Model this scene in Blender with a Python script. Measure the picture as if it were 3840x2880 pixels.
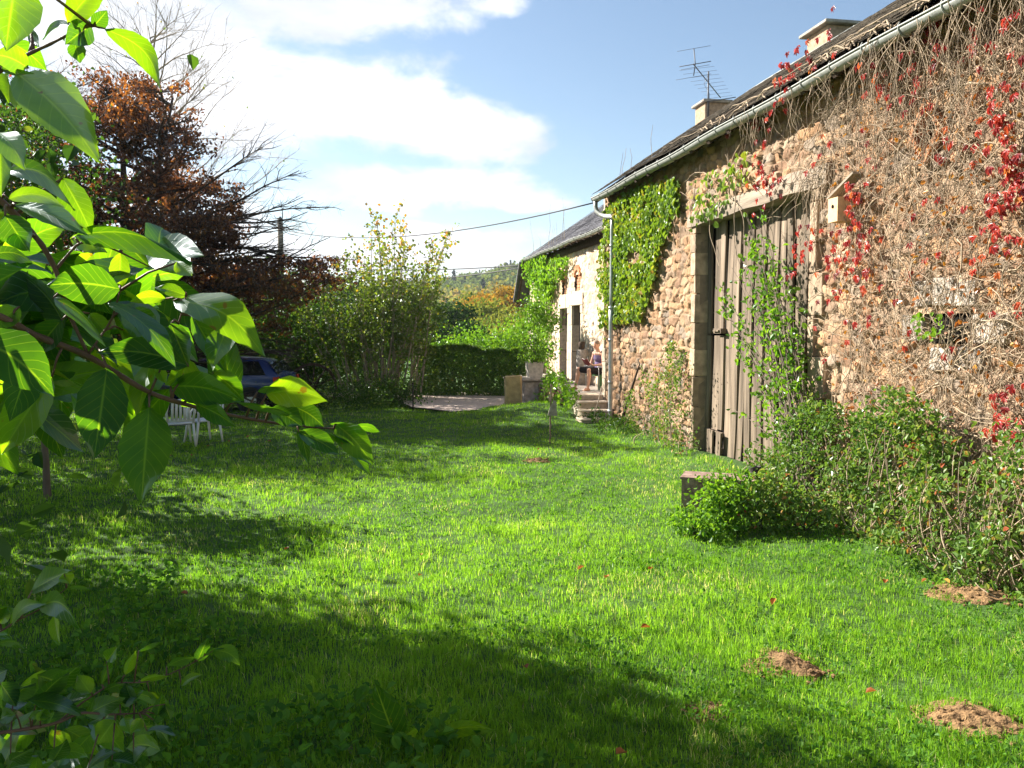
import bpy, math, random
import numpy as np
from mathutils import Vector, Matrix

for o in list(bpy.data.objects):
    bpy.data.objects.remove(o)
S = bpy.context.scene
COL = S.collection
R = math.radians

# ------------------------------------------------------------------ camera
F_PX = 3106.0
YAW, PITCH = R(10.26), R(3.96)
CAM = np.array([0.0, 0.0, 2.2])
cd = bpy.data.cameras.new("camera")
cam = bpy.data.objects.new("camera", cd)
COL.objects.link(cam)
cam.location = CAM
cam.rotation_euler = (R(90) - PITCH, 0, -YAW)
cd.sensor_width = 36.0
cd.lens = 36.0 * F_PX / 3840.0
cd.clip_start = 0.05
cd.clip_end = 6000
cd.dof.use_dof = False
cd.dof.focus_distance = 3.2
cd.dof.aperture_fstop = 9.0
S.camera = cam
HAZE = .00017

# ------------------------------------------------------------------ light
SUN_AZ, SUN_EL = R(-50), R(33.5)          # azimuth measured from +Y, positive towards +X
SUN_V = Vector((math.sin(SUN_AZ) * math.cos(SUN_EL), math.cos(SUN_AZ) * math.cos(SUN_EL), math.sin(SUN_EL)))
sl = bpy.data.lights.new("sun", 'SUN')
sl.energy = 5.0
sl.angle = R(0.53)
sl.color = (1.0, 0.93, 0.82)
sun = bpy.data.objects.new("sun", sl)
COL.objects.link(sun)
sun.rotation_euler = SUN_V.to_track_quat('Z', 'Y').to_euler()
sun.location = (-20, 20, 30)

S.view_settings.view_transform = 'Standard'
S.view_settings.look = 'None'
S.view_settings.gamma = 1.0
S.view_settings.exposure = 1.75
S.render.engine = 'CYCLES'
S.cycles.use_denoising = True
S.cycles.max_bounces = 7
S.cycles.diffuse_bounces = 4
S.cycles.transmission_bounces = 5
S.cycles.glossy_bounces = 2
S.cycles.transparent_max_bounces = 6
S.cycles.volume_bounces = 0
S.cycles.sample_clamp_indirect = 6.0

W = bpy.data.worlds.new("World")
S.world = W
W.use_nodes = True
wn = W.node_tree
wn.nodes.clear()


def N(nt, typ, **kw):
    n = nt.nodes.new(typ)
    for k, v in kw.items():
        setattr(n, k, v)
    return n


def M(nt, op, a, b=None, c=None, clamp=False):
    n = nt.nodes.new('ShaderNodeMath')
    n.operation = op
    n.use_clamp = clamp
    for i, v in enumerate((a, b, c)):
        if v is None:
            continue
        if isinstance(v, (int, float)):
            n.inputs[i].default_value = v
        else:
            nt.links.new(v, n.inputs[i])
    return n.outputs[0]


def build_world():
    nt = wn
    sky = N(nt, 'ShaderNodeTexSky')
    sky.sky_type = 'NISHITA'
    sky.sun_disc = False
    sky.sun_elevation = SUN_EL
    sky.sun_rotation = SUN_AZ
    sky.altitude = 300
    sky.air_density = 1.0
    sky.dust_density = 0.7
    sky.ozone_density = 1.6
    tc = N(nt, 'ShaderNodeTexCoord')
    sep = N(nt, 'ShaderNodeSeparateXYZ')
    nt.links.new(tc.outputs['Generated'], sep.inputs[0])
    x, y, z = sep.outputs
    az = M(nt, 'ARCTAN2', x, y)
    el = M(nt, 'ARCSINE', z)
    total = None
    # cloud banks of the sky: azimuth, elevation, half extents (degrees)
    banks = [(-3, 21, 9, 4.2, 1.3), (-14, 17, 12, 6, 1.25), (-1, 14.8, 8.5, 3.9, 1.25), (4.5, 20.8, 6.5, 2.0, 1.05),
             (8.6, 20.6, 3.0, 1.0, .9), (-8, 14.0, 9, 4, 1.1), (6.5, 12.9, 5.6, 2.7, 1.15), (11.3, 12.6, 2.6, 1.9, 1.0),
             (4, 9.4, 10, 1.8, 1.0), (11, 8.6, 4, 1.0, .8), (7, 6.2, 8, .9, .7), (0, 4.5, 16, 1.8, .75), (-12, 8, 9, 4, .7),
             (-30, 25, 14, 10, 1.2), (-55, 25, 35, 22, 1.2), (60, 9, 30, 4, .7),
             (130, 20, 40, 8, .8), (-130, 25, 40, 9, .8), (15, 3.2, 12, 1.6, .5)]
    for a, e, ra, re, s in banks:
        da = M(nt, 'DIVIDE', M(nt, 'SUBTRACT', az, R(a)), R(ra))
        de = M(nt, 'DIVIDE', M(nt, 'SUBTRACT', el, R(e)), R(re))
        d2 = M(nt, 'ADD', M(nt, 'MULTIPLY', da, da), M(nt, 'MULTIPLY', de, de))
        m = M(nt, 'MULTIPLY', M(nt, 'SUBTRACT', 1.0, d2), s)
        total = m if total is None else M(nt, 'SMOOTH_MAX', total, m, 0.3)
    mp = N(nt, 'ShaderNodeMapping')
    mp.inputs['Scale'].default_value = (1.0, 1.0, 1.9)
    nt.links.new(tc.outputs['Generated'], mp.inputs[0])
    n1 = N(nt, 'ShaderNodeTexNoise')
    n1.inputs['Scale'].default_value = 9.0
    n1.inputs['Detail'].default_value = 9
    n1.inputs['Roughness'].default_value = .58
    n1.inputs['Distortion'].default_value = .25
    nt.links.new(mp.outputs[0], n1.inputs['Vector'])
    dens = M(nt, 'ADD', M(nt, 'MAXIMUM', total, -1.0), M(nt, 'MULTIPLY', M(nt, 'SUBTRACT', n1.outputs[0], .5), 3.6))
    mr = N(nt, 'ShaderNodeMapRange')
    mr.interpolation_type = 'SMOOTHSTEP'
    mr.inputs['From Min'].default_value = 0.0
    mr.inputs['From Max'].default_value = 1.0
    nt.links.new(dens, mr.inputs['Value'])
    # grey undersides
    mp2 = N(nt, 'ShaderNodeMapping')
    mp2.inputs['Scale'].default_value = (1.0, 1.0, 3.2)
    mp2.inputs['Location'].default_value = (3.1, 1.7, .4)
    nt.links.new(tc.outputs['Generated'], mp2.inputs[0])
    n2 = N(nt, 'ShaderNodeTexNoise')
    n2.inputs['Scale'].default_value = 4.0
    n2.inputs['Detail'].default_value = 5
    nt.links.new(mp2.outputs[0], n2.inputs['Vector'])
    mr2 = N(nt, 'ShaderNodeMapRange')
    mr2.inputs['From Min'].default_value = .42
    mr2.inputs['From Max'].default_value = .68
    nt.links.new(n2.outputs[0], mr2.inputs['Value'])
    ccol = N(nt, 'ShaderNodeMix', data_type='RGBA')
    nt.links.new(mr2.outputs[0], ccol.inputs['Factor'])
    ccol.inputs[6].default_value = (7.4, 7.5, 7.8, 1)
    ccol.inputs[7].default_value = (4.4, 4.75, 5.3, 1)
    # pale band over the horizon
    tint = N(nt, 'ShaderNodeMix', data_type='RGBA')
    tint.blend_type = 'MULTIPLY'
    tint.inputs['Factor'].default_value = 1
    nt.links.new(sky.outputs[0], tint.inputs[6])
    tint.inputs[7].default_value = (1.10, 1.08, 1.02, 1)
    mix = N(nt, 'ShaderNodeMix', data_type='RGBA')
    nt.links.new(mr.outputs[0], mix.inputs['Factor'])
    nt.links.new(tint.outputs[2], mix.inputs[6])
    nt.links.new(ccol.outputs[2], mix.inputs[7])
    bg = N(nt, 'ShaderNodeBackground')
    bg.inputs['Strength'].default_value = 0.052
    nt.links.new(mix.outputs[2], bg.inputs['Color'])
    out = N(nt, 'ShaderNodeOutputWorld')
    nt.links.new(bg.outputs[0], out.inputs['Surface'])


build_world()

# ------------------------------------------------------------------ helpers
cy_, sy_ = math.cos(YAW), math.sin(YAW)
cp_, sp_ = math.cos(PITCH), math.sin(PITCH)
FW = np.array([sy_ * cp_, cy_ * cp_, -sp_])
RT = np.array([cy_, -sy_, 0.0])
UP = np.cross(RT, FW)


def ray(px, py):
    return FW + (px - 1920) / F_PX * RT - (py - 1440) / F_PX * UP


def at(px, py, dep):
    return CAM + ray(px, py) * dep


def onX(px, py, X):
    d = ray(px, py)
    return CAM + d * ((X - CAM[0]) / d[0])


def onZ(px, py, z):
    d = ray(px, py)
    return CAM + d * ((z - CAM[2]) / d[2])


def V2(x, y):        # position in the 2212-wide view of the photo -> full pixels
    return x * 1.736, y * 1.736


def _hash(ix, iy, iz, seed):
    h = (ix * 374761393 + iy * 668265263 + iz * 2147483647 * 3 + seed * 974711) & 0xFFFFFFFF
    h = ((h ^ (h >> 13)) * 1274126177) & 0xFFFFFFFF
    h = ((h ^ (h >> 15)) * 2246822519) & 0xFFFFFFFF
    return ((h ^ (h >> 16)) & 0xFFFFFF) / float(0xFFFFFF)


def vnoise(x, y, z=0.0, seed=0):
    x = np.asarray(x, float); y = np.asarray(y, float); z = np.broadcast_to(np.asarray(z, float), x.shape)
    ix = np.floor(x).astype(np.int64); iy = np.floor(y).astype(np.int64); iz = np.floor(z).astype(np.int64)
    fx, fy, fz = x - ix, y - iy, z - iz
    fx = fx * fx * (3 - 2 * fx); fy = fy * fy * (3 - 2 * fy); fz = fz * fz * (3 - 2 * fz)
    r = 0
    for dz in (0, 1):
        for dy in (0, 1):
            for dx in (0, 1):
                w = (fx if dx else 1 - fx) * (fy if dy else 1 - fy) * (fz if dz else 1 - fz)
                r = r + w * _hash(ix + dx, iy + dy, iz + dz, seed)
    return r * 2 - 1


def fbm(x, y, z=0.0, seed=0, oct=4):
    a, s, r = 1.0, 1.0, 0
    for i in range(oct):
        r = r + a * vnoise(np.asarray(x) * s, np.asarray(y) * s, np.asarray(z) * s, seed + i * 17)
        a *= .5; s *= 2.03
    return r


def norm(v):
    v = np.asarray(v, float)
    return v / np.maximum(np.linalg.norm(v, axis=-1, keepdims=True), 1e-9)


class MB:
    """collects geometry for ONE mesh object"""

    def __init__(self):
        self.v, self.t, self.q, self.a, self.c, self.n = [], [], [], [], [], 0
        self.uvq = None

    def add(self, v, t=None, q=None, a=0.5, c=None):
        v = np.asarray(v, float).reshape(-1, 3)
        if t is not None and len(t):
            self.t.append(np.asarray(t, np.int64).reshape(-1, 3) + self.n)
        if q is not None and len(q):
            self.q.append(np.asarray(q, np.int64).reshape(-1, 4) + self.n)
        self.v.append(v)
        self.a.append(np.broadcast_to(np.asarray(a, float), (len(v),)))
        if c is None:
            c = (.5, .5, .5)
        self.c.append(np.broadcast_to(np.asarray(c, float), (len(v), 3)))
        self.n += len(v)
        return self

    def box(self, lo, hi, a=0.5, jit=0.0, rng=None, c=None):
        lo, hi = np.asarray(lo, float), np.asarray(hi, float)
        v = np.array([[x, y, z] for z in (0, 1) for y in (0, 1) for x in (0, 1)], float) * (hi - lo) + lo
        if jit and rng is not None:
            v = v + rng.uniform(-jit, jit, v.shape)
        q = [(0, 2, 3, 1), (4, 5, 7, 6), (0, 1, 5, 4), (2, 6, 7, 3), (0, 4, 6, 2), (1, 3, 7, 5)]
        return self.add(v, q=q, a=a, c=c)

    def obox(self, cen, ax, ay, az, a=0.5, c=None):
        cen, ax, ay, az = map(lambda k: np.asarray(k, float), (cen, ax, ay, az))
        v = [cen + sx * ax + sy * ay + sz * az for sz in (-1, 1) for sy in (-1, 1) for sx in (-1, 1)]
        q = [(0, 2, 3, 1), (4, 5, 7, 6), (0, 1, 5, 4), (2, 6, 7, 3), (0, 4, 6, 2), (1, 3, 7, 5)]
        return self.add(v, q=q, a=a, c=c)

    def tube(self, pts, rad, sides=6, a=0.5, cap=True, c=None, flat=1.0):
        pts = np.asarray(pts, float)
        n = len(pts)
        rad = np.broadcast_to(np.asarray(rad, float), (n,))
        tan = np.gradient(pts, axis=0)
        tan = norm(tan)
        ref = np.array([0, 0, 1.0]) if abs(tan[0][2]) < .9 else np.array([1.0, 0, 0])
        u = norm(np.cross(tan, ref)); w = np.cross(tan, u)
        for i in range(1, n):       # keep frames from flipping
            u_ = u[i - 1] - tan[i] * np.dot(u[i - 1], tan[i])
            u[i] = norm(u_); w[i] = np.cross(tan[i], u[i])
        an = np.linspace(0, 2 * math.pi, sides, endpoint=False)
        ring = pts[:, None, :] + rad[:, None, None] * (np.cos(an)[None, :, None] * u[:, None, :] + flat * np.sin(an)[None, :, None] * w[:, None, :])
        v = ring.reshape(-1, 3)
        i, j = np.meshgrid(np.arange(n - 1), np.arange(sides), indexing='ij')
        j2 = (j + 1) % sides
        q = np.stack([i * sides + j, i * sides + j2, (i + 1) * sides + j2, (i + 1) * sides + j], -1).reshape(-1, 4)
        t = []
        if cap:
            v = np.vstack([v, pts[0], pts[-1]])
            for k in range(sides):
                t.append((n * sides, (k + 1) % sides, k))
                t.append((n * sides + 1, (n - 1) * sides + k, (n - 1) * sides + (k + 1) % sides))
        return self.add(v, t=t, q=q, a=a, c=c)

    def lathe(self, cen, prof, sides=16, a=.5, c=None, axis=2):
        prof = np.asarray(prof, float)
        an = np.linspace(0, 2 * math.pi, sides, endpoint=False)
        v = []
        for r, h in prof:
            for k in an:
                p = [r * math.cos(k), r * math.sin(k), h]
                if axis == 0: p = [h, p[0], p[1]]
                if axis == 1: p = [p[0], h, p[1]]
                v.append(np.asarray(cen) + p)
        q = []
        for i in range(len(prof) - 1):
            for j in range(sides):
                q.append((i * sides + j, i * sides + (j + 1) % sides, (i + 1) * sides + (j + 1) % sides, (i + 1) * sides + j))
        return self.add(v, q=q, a=a, c=c)

    def capsule(self, p, q_, r1, r2, sides=14, flat=1.0):
        p, q_ = np.asarray(p, float), np.asarray(q_, float)
        d = q_ - p
        L = np.linalg.norm(d); d = d / max(L, 1e-6)
        pts, rad = [], []
        for k in np.linspace(-1, 0, 5)[:-1]:
            pts.append(p + d * r1 * k * .999); rad.append(max(r1 * math.sqrt(1 - (k * .999) ** 2), .0008))
        pts.append(p); rad.append(r1)
        pts.append(q_); rad.append(r2)
        for k in np.linspace(0, 1, 5)[1:]:
            pts.append(q_ + d * r2 * k * .999); rad.append(max(r2 * math.sqrt(1 - (k * .999) ** 2), .0008))
        return self.tube(pts, rad, sides, cap=True, flat=flat)

    def ball(self, cen, r, seg=16, rings=10, a=.5, rot=None, c=None):
        r = np.broadcast_to(np.asarray(r, float), (3,))
        th = np.linspace(0.02, math.pi - .02, rings); ph = np.linspace(0, 2 * math.pi, seg, endpoint=False)
        v = np.array([[math.sin(t) * math.cos(p), math.sin(t) * math.sin(p), math.cos(t)] for t in th for p in ph]) * r
        if rot is not None: v = v @ np.asarray(rot).T
        q = [(i * seg + j, (i + 1) * seg + j, (i + 1) * seg + (j + 1) % seg, i * seg + (j + 1) % seg) for i in range(rings - 1) for j in range(seg)]
        v = np.vstack([v, v[:seg].mean(0), v[-seg:].mean(0)])
        nn = rings * seg
        t = [(nn, j, (j + 1) % seg) for j in range(seg)] + [(nn + 1, (rings - 1) * seg + (j + 1) % seg, (rings - 1) * seg + j) for j in range(seg)]
        return self.add(v + np.asarray(cen), t=t, q=q, a=a, c=c)

    def leaves(self, P, size, rng, hang=0.3, up=0.4, asp=0.6, a=None, fold=.18, D=None, Nn=None):
        """small folded leaf faces: P (n,3)"""
        P = np.asarray(P, float); n = len(P)
        if n == 0: return self
        size = np.broadcast_to(np.asarray(size, float), (n,)) * rng.uniform(.65, 1.25, n)
        d = rng.normal(size=(n, 3)); d[:, 2] -= hang * 2
        if D is not None: d = d * .5 + D
        d = norm(d)
        nn = rng.normal(size=(n, 3)) * .8; nn[:, 2] += up * 2
        if Nn is not None: nn = nn * .5 + Nn
        s = norm(np.cross(d, nn)); nn = np.cross(s, d)
        L, Wd = size[:, None], (size * asp * .5)[:, None]
        b = P - d * L * .5
        p0 = b
        p1 = b + d * L * .28 + s * Wd * .85 + nn * Wd * fold * 2
        p2 = b + d * L * .66 + s * Wd * .8 + nn * Wd * fold * 2
        p3 = b + d * L - nn * L * .12
        p4 = b + d * L * .66 - s * Wd * .8 + nn * Wd * fold * 2
        p5 = b + d * L * .28 - s * Wd * .85 + nn * Wd * fold * 2
        v = np.stack([p0, p1, p2, p3, p4, p5], 1).reshape(-1, 3)
        k = (np.arange(n) * 6)[:, None]
        q = np.concatenate([k + np.array([0, 1, 2, 3]), k + np.array([0, 3, 4, 5])], 0)
        if a is None: a = rng.uniform(0, 1, n)
        return self.add(v, q=q, a=np.repeat(np.broadcast_to(a, (n,)), 6))

    def build(self, name, mat, parent=None, smooth=True, color=False, loc=None):
        v = np.vstack(self.v).astype(np.float32)
        off = np.zeros(3)
        if parent is not None:
            off = np.array(parent.get('_loc', (0, 0, 0)), float)
        if loc is not None:
            off = np.asarray(loc, float)
        v = v - off.astype(np.float32)
        me = bpy.data.meshes.new(name)
        t = np.vstack(self.t) if self.t else np.zeros((0, 3), np.int64)
        q = np.vstack(self.q) if self.q else np.zeros((0, 4), np.int64)
        me.vertices.add(len(v)); me.vertices.foreach_set('co', v.ravel())
        nl = len(t) * 3 + len(q) * 4
        me.loops.add(nl)
        me.loops.foreach_set('vertex_index', np.concatenate([t.ravel(), q.ravel()]).astype(np.int32))
        me.polygons.add(len(t) + len(q))
        st = np.concatenate([np.arange(len(t)) * 3, len(t) * 3 + np.arange(len(q)) * 4]).astype(np.int32)
        me.polygons.foreach_set('loop_start', st)
        me.polygons.foreach_set('use_smooth', np.full(len(st), smooth, bool))
        me.update(calc_edges=True)
        at_ = me.attributes.new('rnd', 'FLOAT', 'POINT')
        at_.data.foreach_set('value', np.concatenate(self.a).astype(np.float32))
        if color:
            cc = np.vstack(self.c); cc = np.hstack([cc, np.ones((len(cc), 1))])
            ca = me.attributes.new('col', 'FLOAT_COLOR', 'POINT')
            ca.data.foreach_set('color', cc.astype(np.float32).ravel())
        if mat is not None: me.materials.append(mat)
        o = bpy.data.objects.new(name, me)
        COL.objects.link(o)
        if parent is not None:
            o.parent = parent
            if loc is not None:
                o.location = off - np.array(parent.get('_loc', (0, 0, 0)), float)
                o['_loc'] = [float(k) for k in off]
            else:
                o['_loc'] = [float(k) for k in off]
        elif loc is not None:
            o.location = off
            o['_loc'] = [float(k) for k in off]
        return o


def tag(o, label=None, cat=None, group=None, kind=None):
    if label: o['label'] = label
    if cat: o['category'] = cat
    if group: o['group'] = group
    if kind: o['kind'] = kind
    return o


def empty(name, loc, label, cat, group=None):
    o = bpy.data.objects.new(name, None)
    o.empty_display_size = .2
    COL.objects.link(o)
    loc = [float(k) for k in loc]
    o.location = loc
    o['_loc'] = loc
    return tag(o, label, cat, group)


# ------------------------------------------------------------------ materials
def newmat(name):
    m = bpy.data.materials.new(name)
    m.use_nodes = True
    nt = m.node_tree
    nt.nodes.clear()
    out = N(nt, 'ShaderNodeOutputMaterial')
    return m, nt, out


def ramp(nt, fac, stops, interp='LINEAR'):
    r = N(nt, 'ShaderNodeValToRGB')
    r.color_ramp.interpolation = interp
    els = r.color_ramp.elements
    while len(els) < len(stops): els.new(.5)
    for e, (p, c) in zip(els, stops):
        e.position = p; e.color = (*c, 1)
    nt.links.new(fac, r.inputs[0])
    return r.outputs[0]


def leafmat(name, stops, transl=.5, gain=(1.5, 1.6, .7), gloss=.05, rough=.4):
    m, nt, out = newmat(name)
    at_ = N(nt, 'ShaderNodeAttribute', attribute_name='rnd')
    col = ramp(nt, at_.outputs['Fac'], stops)
    dif = N(nt, 'ShaderNodeBsdfDiffuse'); nt.links.new(col, dif.inputs['Color'])
    g = N(nt, 'ShaderNodeMix', data_type='RGBA'); g.blend_type = 'MULTIPLY'; g.inputs['Factor'].default_value = 1
    nt.links.new(col, g.inputs[6]); g.inputs[7].default_value = (*gain, 1)
    tr = N(nt, 'ShaderNodeBsdfTranslucent'); nt.links.new(g.outputs[2], tr.inputs['Color'])
    mx = N(nt, 'ShaderNodeMixShader'); mx.inputs[0].default_value = transl
    nt.links.new(dif.outputs[0], mx.inputs[1]); nt.links.new(tr.outputs[0], mx.inputs[2])
    gl = N(nt, 'ShaderNodeBsdfGlossy'); gl.inputs['Roughness'].default_value = rough
    gl.inputs['Color'].default_value = (.9, .95, 1, 1)
    lw = N(nt, 'ShaderNodeLayerWeight'); lw.inputs['Blend'].default_value = .25
    f = M(nt, 'MULTIPLY_ADD', lw.outputs['Fresnel'], gloss * 2.2, gloss * .5)
    m2 = N(nt, 'ShaderNodeMixShader'); nt.links.new(f, m2.inputs[0])
    nt.links.new(mx.outputs[0], m2.inputs[1]); nt.links.new(gl.outputs[0], m2.inputs[2])
    nt.links.new(m2.outputs[0], out.inputs['Surface'])
    return m


def surf(name, col, rough=.8, noise=0.25, scale=8, bump=.3, bscale=40, metal=0.0, col2=None, spec=.3, stretch=(1, 1, 1), vcol=False, rndmix=0.0, coat=0):
    m, nt, out = newmat(name)
    b = N(nt, 'ShaderNodeBsdfPrincipled')
    tc = N(nt, 'ShaderNodeTexCoord')
    mp = N(nt, 'ShaderNodeMapping'); mp.inputs['Scale'].default_value = stretch
    nt.links.new(tc.outputs['Object'], mp.inputs[0])
    n1 = N(nt, 'ShaderNodeTexNoise'); n1.inputs['Scale'].default_value = scale; n1.inputs['Detail'].default_value = 6
    nt.links.new(mp.outputs[0], n1.inputs['Vector'])
    c1 = tuple(k * (1 - noise) for k in col); c2 = col2 if col2 else tuple(min(1, k * (1 + noise)) for k in col)
    cc = ramp(nt, n1.outputs[0], [(.3, c1), (.7, c2)])
    if vcol:
        va = N(nt, 'ShaderNodeAttribute', attribute_name='col')
        mul = N(nt, 'ShaderNodeMix', data_type='RGBA'); mul.blend_type = 'MULTIPLY'; mul.inputs['Factor'].default_value = 1
        nt.links.new(va.outputs['Color'], mul.inputs[6]); nt.links.new(cc, mul.inputs[7])
        cc = mul.outputs[2]
    if rndmix:
        ra = N(nt, 'ShaderNodeAttribute', attribute_name='rnd')
        k = M(nt, 'MULTIPLY_ADD', ra.outputs['Fac'], rndmix, 1 - rndmix * .5)
        vm = N(nt, 'ShaderNodeVectorMath', operation='SCALE')
        nt.links.new(cc, vm.inputs[0]); nt.links.new(k, vm.inputs['Scale'])
        cc = vm.outputs[0]
    nt.links.new(cc, b.inputs['Base Color'])
    b.inputs['Roughness'].default_value = rough
    b.inputs['Metallic'].default_value = metal
    b.inputs['Specular IOR Level'].default_value = spec
    b.inputs['Coat Weight'].default_value = coat
    if bump:
        n2 = N(nt, 'ShaderNodeTexNoise'); n2.inputs['Scale'].default_value = bscale; n2.inputs['Detail'].default_value = 5
        nt.links.new(mp.outputs[0], n2.inputs['Vector'])
        bp = N(nt, 'ShaderNodeBump'); bp.inputs['Strength'].default_value = bump; bp.inputs['Distance'].default_value = .02
        nt.links.new(n2.outputs[0], bp.inputs['Height']); nt.links.new(bp.outputs[0], b.inputs['Normal'])
    nt.links.new(b.outputs[0], out.inputs['Surface'])
    return m


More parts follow.
